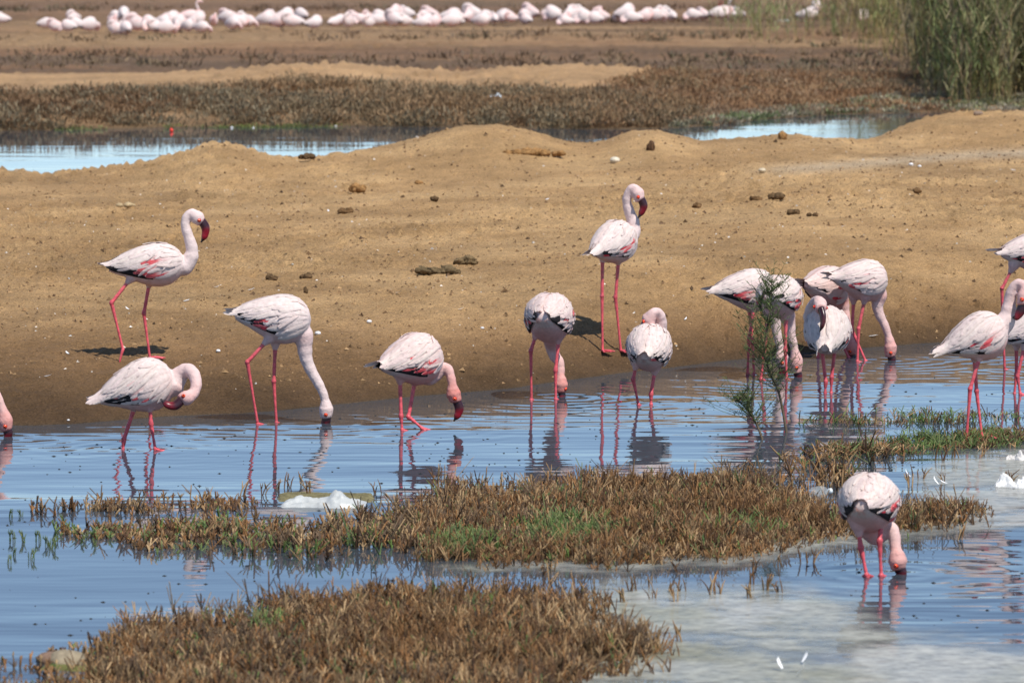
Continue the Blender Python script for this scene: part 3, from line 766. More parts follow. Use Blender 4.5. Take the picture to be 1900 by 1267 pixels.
# ---------------------------------------------------------------- water
wv = [(-400, 3, 0), (400, 3, 0), (400, 140, 0), (-400, 140, 0)]
water = link('water', mesh_np('water', wv, np.array([[0, 1, 2, 3]])), water_mat(RINGS))
tag(water, 'shallow blue pond water with fine ripples', 'water', kind='structure')

# ---------------------------------------------------------------- pale scum floating on the water
FXs = np.linspace(700, 2300, 330); FYs = np.concatenate([np.linspace(812, 1100, 110), np.linspace(1103, 1560, 110)])
fu, fv = np.meshgrid(FXs, FYs)
fx, fy = plane_np(fu, fv)
nA = fbm(fx * 1.3 + 5, fy * 0.5, 81, 5) - .5; nB = fbm(fx * 5, fy * 2.2, 83, 4) - .5
sa = sd_poly(fu, fv, FOAM_A, 1.6); sb = sd_poly(fu, fv, FOAM_B, 2.4)
den = np.maximum(.80 * sst(-70, 44, sa + 120 * nA + 70 * nB), .74 * sst(-36, 30, sb + 60 * nA + 40 * nB))
stre = sst(.53, .60, fbm(fx * 1.1 + 9 - fy * .25, fy * 1.5 + fx * .3, 87, 4))        # open olive streaks
fin = fbm(fx * 2.2 + fy * 1.2, fy * 4.2 - fx * .6, 88, 5)
den = den * (1 - .55 * stre * sst(1130, 1230, fv)) * (1 - .28 * sst(.5, .62, fin))
fcol = lerp(np.array([.46, .455, .395]) + 0 * fu[..., None], np.array([.37, .36, .27]), sst(.4, .7, fbm(fx * .9, fy * .7, 89)))
fcol = lerp(fcol, np.array([.27, .255, .16]), .8 * sst(.52, .7, fbm(fx * .8 - fy * .2, fy * 1.6 + fx * .4, 92, 5)) * sst(1120, 1230, fv))
fcol = lerp(fcol, np.array([.50, .495, .45]), sst(.55, .75, fbm(fx * 2.4, fy * 1.2, 91)))
fr, fc = fu.shape; fi = np.arange(fr * fc).reshape(fr, fc)
fq = np.stack([fi[:-1, :-1], fi[:-1, 1:], fi[1:, 1:], fi[1:, :-1]], -1).reshape(-1, 4)
keep = den.ravel()[fq].max(1) > .01
fm = mesh_np('foam', np.stack([fx, fy, np.full_like(fx, .004)], -1), fq[keep][:, ::-1], np.concatenate([fcol.reshape(-1, 3), den.reshape(-1, 1)], 1))
def foam_mat():
    m, nt, b = newmat('scum'); L = nt.links.new
    a = N(nt, 'ShaderNodeAttribute', attribute_name='Col'); g = N(nt, 'ShaderNodeNewGeometry')
    n1 = N(nt, 'ShaderNodeTexNoise'); n1.inputs['Scale'].default_value = 14; n1.inputs['Detail'].default_value = 7; n1.inputs['Roughness'].default_value = .65
    L(g.outputs['Position'], n1.inputs['Vector'])
    mr = N(nt, 'ShaderNodeMapRange')
    for i, q in enumerate((.3, .7, -.34, .30)): mr.inputs[i + 1].default_value = q
    L(n1.outputs[0], mr.inputs[0])
    ad = N(nt, 'ShaderNodeMath', operation='ADD'); L(a.outputs['Alpha'], ad.inputs[0]); L(mr.outputs[0], ad.inputs[1])
    m2 = N(nt, 'ShaderNodeMath', operation='MULTIPLY', use_clamp=True); L(ad.outputs[0], m2.inputs[0]); L(a.outputs['Alpha'], m2.inputs[1])
    v = N(nt, 'ShaderNodeTexVoronoi'); v.inputs['Scale'].default_value = 26; L(g.outputs['Position'], v.inputs['Vector'])
    mv = N(nt, 'ShaderNodeMapRange')
    for i, q in enumerate((.03, .10, 1.35, 1.0)): mv.inputs[i + 1].default_value = q
    L(v.outputs[0], mv.inputs[0])
    mx = N(nt, 'ShaderNodeMix', data_type='RGBA', blend_type='MULTIPLY'); mx.inputs[0].default_value = 1
    L(a.outputs['Color'], mx.inputs[6]); L(mv.outputs[0], mx.inputs[7])
    L(mx.outputs[2], b.inputs['Base Color']); b.inputs['Roughness'].default_value = .5; b.inputs['IOR'].default_value = 1.33; b.inputs['Specular IOR Level'].default_value = .25
    bp = N(nt, 'ShaderNodeBump'); bp.inputs['Distance'].default_value = .004; L(n1.outputs[0], bp.inputs['Height']); L(bp.outputs[0], b.inputs['Normal'])
    L(m2.outputs[0], b.inputs['Alpha'])
    return m
foam = link('foam', fm, foam_mat())
tag(foam, 'pale grey scum film drifting on the pond water', 'scum', kind='stuff')

# ---------------------------------------------------------------- saltwort: many finger-like stems
def stems_np(bx, by, bz, hgt, rad, lean, az, cols, short=False, bend=0.5, sides=3):
    n = len(bx); k = np.arange(sides) * 2 * math.pi / sides
    lv, rl = ([0.0, .45, .93], [.7, 1.0, .82]) if not short else ([0.0, .90], [.85, .85])
    nl = len(lv)
    V = np.zeros((n, sides * nl + 1, 3)); dx, dy = np.cos(az), np.sin(az)
    off = rng.uniform(0, 6.28, n)
    for li, (l, r_) in enumerate(zip(lv, rl)):
        cx = bx + dx * lean * hgt * (l + bend * l * l); cy = by + dy * lean * hgt * (l + bend * l * l); cz = bz + hgt * l
        for j in range(sides):
            V[:, li * sides + j, 0] = cx + np.cos(k[j] + off) * rad * r_
            V[:, li * sides + j, 1] = cy + np.sin(k[j] + off) * rad * r_
            V[:, li * sides + j, 2] = cz
    V[:, -1, 0] = bx + dx * lean * hgt * (1 + bend); V[:, -1, 1] = by + dy * lean * hgt * (1 + bend); V[:, -1, 2] = bz + hgt
    q = [(l * sides + j, l * sides + (j + 1) % sides, (l + 1) * sides + (j + 1) % sides, (l + 1) * sides + j) for l in range(nl - 1) for j in range(sides)]
    t = [((nl - 1) * sides + j, (nl - 1) * sides + (j + 1) % sides, nl * sides) for j in range(sides)]
    m = sides * nl + 1
    o = (np.arange(n) * m)[:, None, None]
    Q = (np.array(q)[None] + o).reshape(-1, 4); T = (np.array(t)[None] + o).reshape(-1, 3)
    return V.reshape(-1, 3), [Q, T], np.repeat(cols, m, axis=0)
BROWNS = np.array([[.205, .105, .042], [.300, .182, .084], [.115, .060, .030], [.370, .245, .125], [.250, .122, .045], [.150, .098, .058]])
GREENS = np.array([[.105, .165, .040], [.140, .190, .060], [.085, .130, .045], [.170, .190, .075]])
def sample(poly, n, edge=18, clump=0.45, ky=2.0, ns=4.0):
    P = np.array(poly); out = [[], []]
    got = 0
    while got < n:
        u = rng.uniform(P[:, 0].min() - edge, P[:, 0].max() + edge, n * 2); v = rng.uniform(P[:, 1].min() - edge / 2, P[:, 1].max() + edge / 2, n * 2)
        x, y = plane_np(u, v)
        s_ = sd_poly(u, v, poly, ky) + edge * 2.2 * (fbm(x * 6, y * 5, 95) - .5)
        d = sst(-edge, edge * .8, s_) * (1 - clump + clump * sst(.35, .6, fbm(x * ns, y * ns, 97)))
        a = rng.random(n * 2) < d
        out[0].append(x[a]); out[1].append(y[a]); got += a.sum()
    return np.concatenate(out[0])[:n], np.concatenate(out[1])[:n]
def saltwort(name, label, poly, n, hmin, hmax, green=0.06, gspot=None, edge=18, clump=.45, rad=.0042, branch=4, dark=0.0, z0=None, ns=4.0, ln=.26):
    x, y = sample(poly, n, edge, clump, ns=ns)
    z = np.maximum(height(x, y, False), -.012) - .006 if z0 is None else np.full(n, z0)
    hn = fbm(x * 3.2, y * 3.2, 99)
    h = (hmin + (hmax - hmin) * rng.random(n) ** 1.6) * (.35 + 1.3 * hn) * np.where(rng.random(n) < .05, 1.6, 1.0)
    az = rng.uniform(0, 6.28, n); lean = np.abs(rng.normal(0, ln, n))
    tone = fbm(x * 2.0, y * 1.6, 101); ci = np.clip((tone * 1.5 - .25 + rng.normal(0, .25, n)) * 6, 0, 5).astype(int)
    c = BROWNS[ci] * rng.uniform(.35, 1.35, (n, 1))
    gp = np.full(n, green)
    if gspot is not None:
        px, py = proj_np(x, y, z)
        for (gx, gy, gr) in gspot: gp = np.maximum(gp, .95 * np.exp(-(((px - gx) / gr) ** 2 + ((py - gy) / (gr * .28)) ** 2)))
    gm = rng.random(n) < gp
    c[gm] = GREENS[rng.integers(0, 4, gm.sum())] * rng.uniform(.8, 1.2, (gm.sum(), 1))
    Vs, Fs, Cs = [], [], []; tot = 0
    sets = [(x, y, z, h, np.full(n, rad) * rng.uniform(.7, 1.2, n), lean, az, c)]
    for b_ in range(branch):
        f = rng.uniform(.1, .6, n); m = rng.random(n) < .75
        a2 = rng.uniform(0, 6.28, n); l2 = rng.uniform(.1, .6, n) * (ln / .17)
        bx = x + np.cos(az) * lean * h * f; by = y + np.sin(az) * lean * h * f
        sets.append((bx[m], by[m], (z + h * f)[m], (h * rng.uniform(.28, .6, n))[m], np.full(m.sum(), rad * .85), l2[m], a2[m], (c * rng.uniform(.8, 1.3, (n, 1)))[m], True))
    for st in sets:
        V, Fc, Cc = stems_np(*st)
        Vs.append(V); Fs.append([Fc[0] + tot, Fc[1] + tot]); Cs.append(Cc); tot += len(V)
    me = mesh_np(name, np.vstack(Vs), [np.vstack([f[0] for f in Fs]), np.vstack([f[1] for f in Fs])], np.vstack(Cs))
    return tag(link(name, me, M['stem']), label, 'saltwort', kind='stuff')
saltwort('saltwort_bed', 'dense brown saltwort bed with a green spot in the middle of the pond', PATCH_MID, 10800, .030, .092, .05, [(1020, 1000, 75), (1100, 1000, 45), (850, 1020, 60), (1400, 990, 40)], rad=.0028, edge=42, clump=.7)
saltwort('saltwort_bed', 'broken brown and green saltwort growing from open water beside the dense bed', PATCH_LEFT, 900, .03, .09, .16, None, 30, .99, z0=-.01, ns=5)
saltwort('saltwort_strip', 'thin line of small dark saltwort sprigs in still water', PATCH_STRIP, 240, .03, .07, .02, None, 16, .9, z0=-.01, branch=3)
saltwort('saltwort_tuft', 'small loose saltwort tuft at the end of the broken bed', PATCH_TUFT, 130, .03, .07, .25, None, 14, .9, z0=-.01)
saltwort('saltwort_bed', 'largest tan saltwort bed filling the near shore with a stone beside it', PATCH_FRONT, 11500, .032, .094, .025, [(900, 1140, 30), (500, 1170, 40)], edge=48, rad=.0028, clump=.7)
saltwort('saltwort_scatter', 'sparse dark saltwort around the half-sunk beige stone', [(-60, 1235), (60, 1205), (120, 1195), (200, 1190), (230, 1250), (190, 1290), (-60, 1310)], 120, .025, .055, .06, None, 22, .95, z0=-.01, branch=3)
saltwort('grass_strip', 'thin broken line of green and brown shoots in rippled water', GRASS_A, 340, .025, .06, .55, None, 12, .95, rad=.0030, branch=2, z0=-.008, ln=.6)
saltwort('grass_strip', 'bright green grassy strip under the preening flamingo', GRASS_B, 1700, .03, .062, .45, [(1720, 824, 95)], 16, .6, rad=.0030, branch=2, ln=.5)
saltwort('saltwort_scatter', 'scattered curled brown shoots between the sapling and the grass strip', [(1440, 850), (1500, 832), (1590, 838), (1680, 840), (1640, 852), (1500, 862)], 130, .03, .07, .15, None, 14, .9, branch=3, z0=-.008, ln=.8)
saltwort('saltwort_scatter', 'wispy brown shoots standing in water behind the dense bed', [(1420, 905), (1500, 880), (1580, 890), (1560, 915), (1480, 915)], 110, .05, .10, .05, None, 16, .9, branch=3, z0=-.008)

# single sprigs that poke out of the scum and the open water
def make_sprig(kind, seed):
    r = np.random.default_rng(seed); mb = MB()
    n = 4 if kind else 3
    for k in range(n):
        a = r.uniform(0, 6.28); h = r.uniform(.04, .075); ln = r.uniform(.1, .9)
        x0, y0 = r.normal(0, .010, 2)
        c = (GREENS[r.integers(4)] if kind == 2 else BROWNS[r.integers(6)]) * r.uniform(.75, 1.1)
        P = [(x0, y0, -.02), (x0 + math.cos(a) * ln * h * .4, y0 + math.sin(a) * ln * h * .4, h * .5), (x0 + math.cos(a) * ln * h, y0 + math.sin(a) * ln * h, h)]
        PP, RR = catmull(P, [.0022, .0030, .0012], 3); mb.add(*tube(PP, RR, 5), c)
        if r.random() < .7:
            q0 = np.array(P[1]); a2 = r.uniform(0, 6.28)
            PP, RR = catmull([q0, q0 + np.array([math.cos(a2) * .008, math.sin(a2) * .008, .012]), q0 + np.array([math.cos(a2) * .014, math.sin(a2) * .014, .03])], [.0020, .0026, .001], 2); mb.add(*tube(PP, RR, 5), c)
    return mb.mesh('sprig')
SPR = [make_sprig(k, 400 + j) for j, k in enumerate((0, 1, 1, 0, 2, 1))]
def sprig(px, py, label, group, idx, sc_=1.0):
    p = on_plane(px, py)
    o = link('saltwort_sprig', SPR[idx], M['stem'], None, p); o.rotation_euler.z = random.uniform(0, 6.28)
    o.scale = (sc_,) * 3 if sc_ else (1, 1, 1)
    return tag(o, label, 'plant', group)
scum_pts = [(1130, 1125), (1160, 1118), (1175, 1098), (1205, 1090), (1215, 1112), (1245, 1100), (1255, 1118), (1265, 1098), (1320, 1098), (1332, 1105), (1395, 1085), (1420, 1095), (1445, 1100), (1190, 1178), (1258, 1060), (1180, 1195), (1395, 1110), (1252, 1218), (1262, 1190), (1215, 1250), (1240, 1248), (1160, 1252), (1090, 1262), (1780, 1002), (1500, 1045), (1460, 1018), (1520, 1008), (1400, 1055), (1440, 1050)]
for j, p in enumerate(scum_pts):
    sprig(p[0], p[1], 'small brown sprig poking out of the pale scum', 'sprigs in the pale scum', (0, 1, 2, 3, 5)[j % 5], random.uniform(.7, 1.25))
for j, p in enumerate([(20, 1002), (45, 1005), (68, 1003), (88, 1012), (98, 1018), (102, 1000), (25, 1030), (60, 1038), (120, 975), (18, 960), (38, 958), (20, 1045), (150, 1010), (178, 1014)]):
    sprig(p[0], p[1], 'tiny green sprig standing alone in open water beside the loose tuft', 'green sprigs in open water', 4, random.uniform(.55, .9))
for j, p in enumerate([(488, 918), (512, 908), (532, 905), (448, 922), (385, 925), (262, 930), (575, 918), (700, 915), (560, 900), (1705, 890), (1750, 895), (1820, 850), (1745, 855), (1768, 850), (1640, 850), (1870, 900), (1690, 905)]):
    sprig(p[0], p[1], 'small dark sprig in the water beside the white plastic sheet' if p[0] < 800 else 'small dark sprig standing on the pale scum before the grass strip', 'dark sprigs near the plastic sheet' if p[0] < 800 else 'sprigs before the grass strip', (0, 1, 2, 3, 5)[j % 5], random.uniform(.8, 1.2))

# ---------------------------------------------------------------- feathery green saplings
def sapling(name, label, stem, twigs, seed):
    r = np.random.default_rng(seed); base = on_plane(*stem[0]); Y0 = base.y
    root = link(name, None, None, None, base); root.empty_display_size = .1
    tag(root, label, 'sapling')
    P = np.array([at_depth(px, py, Y0 + .02 * math.sin(i * 1.3)) for i, (px, py) in enumerate(stem)])
    P = np.vstack([P[0] - [0, 0, .06], P])
    PP, RR = catmull(P, np.linspace(.0080, .0020, len(P)), 6)
    mb = MB(); mb.add(*tube(PP, RR, 7), (.115, .085, .055)); st = link('stem', mb.mesh('stem', base), M['stem'], root)
    fo = MB(); br = MB(); m = len(PP)
    for k in range(twigs):
        f = r.uniform(.30, 1.0) ** .85; p0 = PP[min(int(f * (m - 1)), m - 1)]
        a = r.uniform(0, 6.28); ln = r.uniform(.07, .22) * (1.25 - .75 * abs(f - .5) / .5 * .9)
        d = np.array([math.cos(a), math.sin(a), r.uniform(.2, 1.3)]); d = nrm(d)
        pts = np.array([p0, p0 + d * ln * .5, p0 + d * ln + np.array([0, 0, .02])])
        TP, TR = catmull(pts, [.0016, .0012, .0006], 4); br.add(*tube(TP, TR, 4), (.10, .11, .05))
        for q_ in range(13):
            c = TP[r.integers(1, len(TP))]; a2 = r.uniform(0, 6.28); l2 = r.uniform(.018, .045)
            dd = nrm(np.array([math.cos(a2), math.sin(a2), r.uniform(.3, 1.6)])); wv = nrm(np.cross(dd, r.normal(0, 1, 3))) * .0016
            mid = c + dd * l2 * .5; tip = c + dd * l2 + np.array([0, 0, -.004])
            g = np.array([.075, .105, .034]) * r.uniform(.7, 1.7) + (np.array([.05, .035, .0]) if r.random() < .12 else 0)
            fo.add([c - wv * .5, c + wv * .5, mid - wv, mid + wv, tip], [(0, 1, 3, 2)], [(2, 3, 4)], g)
    link('twig', br.mesh('twig', base), M['stem'], st)
    link('foliage', fo.mesh('foliage', base), M['leaf'], root)
sapling('tamarisk_sapling', 'tall feathery green sapling rising from the water before two feeding flamingos', [(1459, 802), (1452, 760), (1443, 722), (1428, 690), (1418, 652), (1424, 605), (1430, 562), (1432, 518)], 150, 501)
sapling('tamarisk_sapling', 'short leaning green sprig beside the foot of the tall sapling', [(1414, 815), (1405, 790), (1394, 770), (1382, 755), (1366, 742)], 55, 502)

# ---------------------------------------------------------------- scrub on the far bank
def leaf_cloud(cx, cy, cz, rx, rz, per, size, cols, r, sharp=1.0):
    n = len(cx); N_ = n * per
    i = np.repeat(np.arange(n), per)
    d = r.normal(0, 1, (N_, 3)); d /= np.linalg.norm(d, axis=1, keepdims=True)
    rr = r.random(N_) ** .45
    P = np.stack([cx[i] + d[:, 0] * rr * rx[i], cy[i] + d[:, 1] * rr * rx[i], cz[i] + np.abs(d[:, 2]) * rr * rz[i]], 1)
    a = r.uniform(0, 6.28, N_); up = np.stack([d[:, 0] * .7 + r.normal(0, .35, N_), d[:, 1] * .7 + r.normal(0, .35, N_), np.full(N_, .9)], 1); up /= np.linalg.norm(up, axis=1, keepdims=True)
    sd_ = np.stack([np.cos(a), np.sin(a), r.normal(0, .3, N_)], 1)
    s = (size * r.uniform(.6, 1.4, N_))[:, None]
    V = np.stack([P - sd_ * s * .22, P + sd_ * s * .22, P + up * s * sharp + sd_ * s * .1, P + up * s * sharp - sd_ * s * .1], 1).reshape(-1, 3)
    F = np.arange(N_ * 4).reshape(-1, 4)
    C = np.repeat(cols[i] * r.uniform(.7, 1.3, (N_, 1)), 4, axis=0)
    return V, F, C
r9 = np.random.default_rng(900)
SCR = np.array([[.260, .150, .072], [.300, .190, .098], [.215, .145, .078], [.250, .180, .100], [.225, .180, .110], [.190, .110, .055]])
def scrub(name, label, n, urange, yr, keepf, size, rmin, rmax, per, pal, hk=.55):
    u = r9.uniform(urange[0], urange[1], n * 3); f = r9.random(n * 3)
    lo = yplane(back_py(u)) + yr[0]; hi = yr[1](u)
    y = lo + (hi - lo) * f; x = (u - 950) / F_PX * (y * CP + CAM_H * SP)
    k = r9.random(n * 3) < keepf(u, y, x); x, y, u = x[k][:n], y[k][:n], u[k][:n]
    rx = r9.uniform(rmin, rmax, len(x)); z = height(x, y, False) - .02
    tone = np.clip((fbm(x * .35, y * .3, 111) * 1.6 - .3 + r9.normal(0, .16, len(x))) * len(pal), 0, len(pal) - 1).astype(int)
    V, F, C = leaf_cloud(x, y, z, rx, rx * hk, per, size, pal[tone], r9)
    return tag(link(name, mesh_np(name, V, F, C, False), M['leaf']), label, 'scrub', kind='stuff')
top = lambda u: np.interp(u, [-500, 0, 200, 400, 500, 560, 700, 850, 950, 1100, 1200, 1500, 1700, 2500], [55.2, 55.2, 55.4, 56.2, 57.4, 58.6, 57.6, 57.0, 56.6, 58.0, 61, 68, 69, 69])
scrub('scrub', 'low brown and grey-green scrub along the far pond bank', 1350, (-160, 1300), (.05, top), lambda u, y, x: .15 + .85 * sst(.34, .52, fbm(x * .5, y * .6, 113)), .038, .12, .36, 95, SCR, .6)
scrub('scrub', 'reddish brown scrub spreading over the flat before the reeds', 1500, (1050, 1760), (.1, top), lambda u, y, x: .2 + .8 * sst(.3, .5, fbm(x * .4, y * .4, 115)), .036, .12, .30, 55, np.array([[.290, .160, .078], [.310, .190, .098], [.250, .140, .072], [.300, .205, .125], [.215, .170, .100]]), .4)
scrub('scrub', 'sparse low brown tufts dotted over the distant mudflat', 700, (-500, 2400), (12.5, lambda u: 0 * u + 118), lambda u, y, x: sst(.5, .62, fbm(x * .09, y * .3, 117)), .07, .15, .55, 26, np.array([[.19, .115, .065], [.165, .11, .07], [.21, .145, .085], [.15, .125, .075]]), .3)
scrub('waterside_grass', 'pale green waterside grass fringing the far pond before the reeds', 600, (1240, 2080), (.15, lambda u: yplane(back_py(u)) + np.interp(u, [1240, 1500, 1700, 2300], [.5, 1.6, 4.0, 4.0])), lambda u, y, x: .35 + 0 * u, .038, .06, .15, 50, np.array([[.24, .24, .12], [.30, .27, .18], [.36, .31, .22], [.19, .22, .10]]), .45)
scrub('waterside_algae', 'thin bright green algae line at the far waterline', 160, (100, 640), (-.25, lambda u: yplane(back_py(u)) + .15), lambda u, y, x: sst(.4, .6, fbm(x * .8, y * 0 + 3, 119)), .03, .05, .12, 20, np.array([[.16, .21, .05], [.20, .22, .08]]), .3)

# ---------------------------------------------------------------- reeds
def reeds(name, label, n, sampler, hmin, hmax, leaves, wd, pal, seed):
    r = np.random.default_rng(seed); x, y = sampler(r, n); n = len(x)
    z = np.maximum(height(x, y, False), 0) - .03
    h = r.uniform(hmin, hmax, n) * (.8 + .4 * fbm(x * .6, y * .6, 121))
    a = r.uniform(0, 6.28, n); lean = np.abs(r.normal(0, .22, n)); dead = r.random(n) < .28
    base_c = pal[np.clip((fbm(x * .5, y * .4, 123) * 1.5 - .25 + r.normal(0, .2, n)) * len(pal), 0, len(pal) - 1).astype(int)]
    base_c = np.where(dead[:, None], np.array([.26, .205, .12]), base_c) * r.uniform(.75, 1.25, (n, 1))
    Vs, Cs = [], []; L0 = np.array([0, .4, .75, 1.0])
    def strip(bx, by, bz, dx, dy, dz, ln, w_, droop, c):
        t = r.uniform(0, 6.28, len(bx)); sx, sy = np.cos(t), np.sin(t); V = np.zeros((len(bx), 8, 3))
        for i, l in enumerate(L0):
            ww = w_ * (1, 1, .7, .1)[i]
            px, py, pz = bx + dx * ln * l, by + dy * ln * l, bz + dz * ln * l - droop * ln * l * l
            V[:, i * 2, 0] = px - sx * ww; V[:, i * 2, 1] = py - sy * ww; V[:, i * 2, 2] = pz
            V[:, i * 2 + 1, 0] = px + sx * ww; V[:, i * 2 + 1, 1] = py + sy * ww; V[:, i * 2 + 1, 2] = pz
        Vs.append(V.reshape(-1, 3)); Cs.append(np.repeat(c, 8, axis=0))
    strip(x, y, z, np.cos(a) * lean, np.sin(a) * lean, np.ones(n), h, np.full(n, .0045), np.zeros(n), base_c * np.array([1.25, 1.1, .95]))
    for k in range(leaves):
        f = r.uniform(.22, 1.0, n); a2 = r.uniform(0, 6.28, n); o = r.uniform(.25, .6, n)
        ln = r.uniform(.25, .55, n) * (h / 2.0) ** .5
        strip(x + np.cos(a) * lean * h * f, y + np.sin(a) * lean * h * f, z + h * f, np.cos(a2) * o, np.sin(a2) * o, np.sqrt(1 - o * o), ln, np.full(n, wd), r.uniform(0, .5, n), base_c * r.uniform(.8, 1.25, (n, 1)))
    V = np.vstack(Vs); nb = len(V) // 8
    q = np.array([(0, 1, 3, 2), (2, 3, 5, 4), (4, 5, 7, 6)])
    F = (q[None] + (np.arange(nb) * 8)[:, None, None]).reshape(-1, 4)
    return tag(link(name, mesh_np(name, V, F, np.vstack(Cs), False), M['leaf']), label, 'reeds', kind='stuff')
def usamp(u0f, u1, y0, y1, pw=1.0):
    def s(r, n):
        y = y0 + (y1 - y0) * r.random(n * 2) ** pw; u0 = u0f(y)
        u = u0 + (u1 - u0) * r.random(n * 2) ** 1.15 + r.normal(0, 30, n * 2)
        x = (u - 950) / F_PX * (y * CP + CAM_H * SP)
        k = r.random(n * 2) < .12 + .88 * sst(.34, .56, fbm(x * .9, y * .7, 127))
        return x[k][:n], y[k][:n]
    return s
RG = np.array([[.175, .200, .075], [.225, .230, .098], [.140, .172, .064], [.275, .250, .130], [.245, .210, .108]])
reeds('reed_bed', 'tall dense dark green reed bed at the corner of the far pond', 2700, usamp(lambda y: np.interp(y, [56, 64], [1785, 1725]), 2100, 56.2, 64.5), .5, 2.3, 11, .0080, RG, 701)
reeds('reed_bed', 'tall loose green reeds behind the dense bed, beside the flock', 2000, usamp(lambda y: np.interp(y, [66, 80, 98], [1700, 1610, 1520]), 2100, 67, 98), 1.2, 2.4, 8, .009, RG * np.array([1.15, 1.1, .95]), 702)
reeds('reed_fringe', 'thin short green reeds scattered at the channel beside the flock', 260, usamp(lambda y: 1370 + 0 * y, 1700, 80, 100), .35, .9, 4, .010, RG * 1.15, 703)

# ---------------------------------------------------------------- the far flock
def rest_mesh(seed, neck=0):
    r = np.random.default_rng(seed); mb = MB()
    ts = np.linspace(0, 1, 12); Lb = .42
    PP = np.array([(-.22 + Lb * t, 0, .12 + .035 * t + (.02 if neck == 2 else 0)) for t in ts]); RR = np.interp(ts, PT, PHT) * .115
    mb.add(*tube(PP, RR, 12))
    if neck == 0: pts, rad = [(.14, 0, .13), (.21, .02, .17), (.20, .05, .24), (.12, .05, .265), (.05, .03, .25), (.0, .02, .235)], [.06, .042, .033, .036, .034, .022]
    elif neck == 1: pts, rad = [(.14, 0, .13), (.23, .0, .13), (.26, .03, .08), (.22, .06, .06), (.15, .08, .08)], [.06, .042, .034, .036, .02]
    else: pts, rad = [(.14, 0, .15), (.21, 0, .20), (.20, 0, .29), (.17, 0, .37), (.20, 0, .43), (.25, 0, .43), (.29, 0, .40)], [.06, .042, .028, .024, .03, .034, .018]
    P2, R2 = catmull(pts, rad, 4); mb.add(*tube(P2, R2, 10))
    me0 = mb.mesh('f'); tmp = bpy.data.objects.new('t', me0); COL.objects.link(tmp)
    rm = tmp.modifiers.new('r', 'REMESH'); rm.mode = 'VOXEL'; rm.voxel_size = .017
    sm = tmp.modifiers.new('s', 'SMOOTH'); sm.iterations = 2
    me1 = bpy.data.meshes.new_from_object(tmp.evaluated_get(bpy.context.evaluated_depsgraph_get()))
    bpy.data.objects.remove(tmp)
    V = np.empty(len(me1.vertices) * 3, np.float32); me1.vertices.foreach_get('co', V); V = V.reshape(-1, 3)
    nzv = fbm(V[:, 0] * 9 + seed, V[:, 2] * 12 + V[:, 1] * 5, 131)
    pk = np.clip(-.14 + 1.1 * (nzv - .45) + .35 * sst(.16, .04, V[:, 2]) + (.3 if seed % 3 == 0 else 0) + .3 * sst(.12, .25, V[:, 0]), 0, 1)
    C = WHITE + (np.array([.86, .47, .43]) - WHITE) * pk[:, None]
    dark = (V[:, 0] < -.12) & (V[:, 2] < .115); C[dark] = C[dark] * .45
    C = np.hstack([C, np.ones((len(C), 1))]).astype(np.float32)
    at = me1.color_attributes.new('Col', 'FLOAT_COLOR', 'POINT'); at.data.foreach_set('color', C.ravel())
    me1.polygons.foreach_set('use_smooth', np.full(len(me1.polygons), True)); me1.materials.clear(); me1.materials.append(M['feather']); me1.update()
    return me1
RM = [rest_mesh(301, 0), rest_mesh(302, 1), rest_mesh(303, 0), rest_mesh(304, 1), rest_mesh(305, 0)]
RUP = rest_mesh(306, 2)
FL = [(5, 44), (83, 53), (105, 59), (128, 60), (137, 42), (143, 54), (163, 60), (210, 56), (230, 42), (218, 65), (238, 57), (235, 66), (258, 59), (278, 61), (300, 54), (312, 51), (305, 64), (328, 58), (335, 46), (365, 48), (347, 60), (372, 61), (397, 49), (420, 44), (438, 44), (452, 44), (430, 56), (445, 54), (458, 54), (490, 49), (525, 42), (560, 41), (515, 52), (532, 52), (545, 52), (580, 54), (618, 50), (660, 42), (672, 46), (648, 52), (685, 52), (705, 39), (728, 41), (757, 38), (733, 51), (752, 50), (780, 52), (802, 52), (788, 38), (832, 41), (835, 51), (848, 43), (868, 43), (905, 42), (918, 45), (891, 50), (932, 40), (950, 42), (975, 40), (977, 46), (1015, 36), (1028, 41), (1045, 44), (1052, 47), (1068, 38), (1075, 45), (1088, 46), (1105, 38), (1105, 45), (1143, 43), (1157, 42), (1175, 44), (1192, 43), (1212, 42), (1230, 42), (1248, 41), (1288, 40), (1306, 38), (1330, 38), (1350, 36), (1370, 35)]
FL = FL + [(x + 11, y - 3) for (x, y) in FL[36:80:2]] + [(x - 13, y - 2) for (x, y) in FL[8:36:4]]
for j, (px, py) in enumerate(FL):
    g = hit(px, py)
    o = link('resting_flamingo', RM[j % 5], None, None, (g.x, g.y, g.z - .03)); s = random.uniform(.80, 1.10); o.scale = (s * random.uniform(.85, 1.0), s, s * random.uniform(1.0, 1.35))
    o.rotation_euler.z = random.choice([0, math.pi]) + random.gauss(0, .7)
    tag(o, 'pale pink flamingo resting in the long flock on the distant mudflat', 'flamingo', 'resting flock on the distant mudflat')
g = hit(348, 46); o = link('resting_flamingo', RUP, None, None, (g.x, g.y, g.z)); o.rotation_euler.z = .2; o.scale = (1.1,) * 3
tag(o, 'one flamingo of the distant flock with its neck raised above the others', 'flamingo', 'resting flock on the distant mudflat')
for (px, py, lb) in ((1495, 40, 'pink flamingo resting alone at the channel edge before the reeds'), (1516, 21, 'small white flamingo resting at the back of the channel by the reeds'), (1606, 41, 'white flamingo half hidden among the thin reeds')):
    g = hit(px, py); o = link('resting_flamingo', RM[px % 5], None, None, (g.x, g.y, g.z - .02)); o.rotation_euler.z = random.uniform(0, 6.28); o.scale = (1.15,) * 3
    tag(o, lb, 'flamingo', 'resting flock on the distant mudflat')
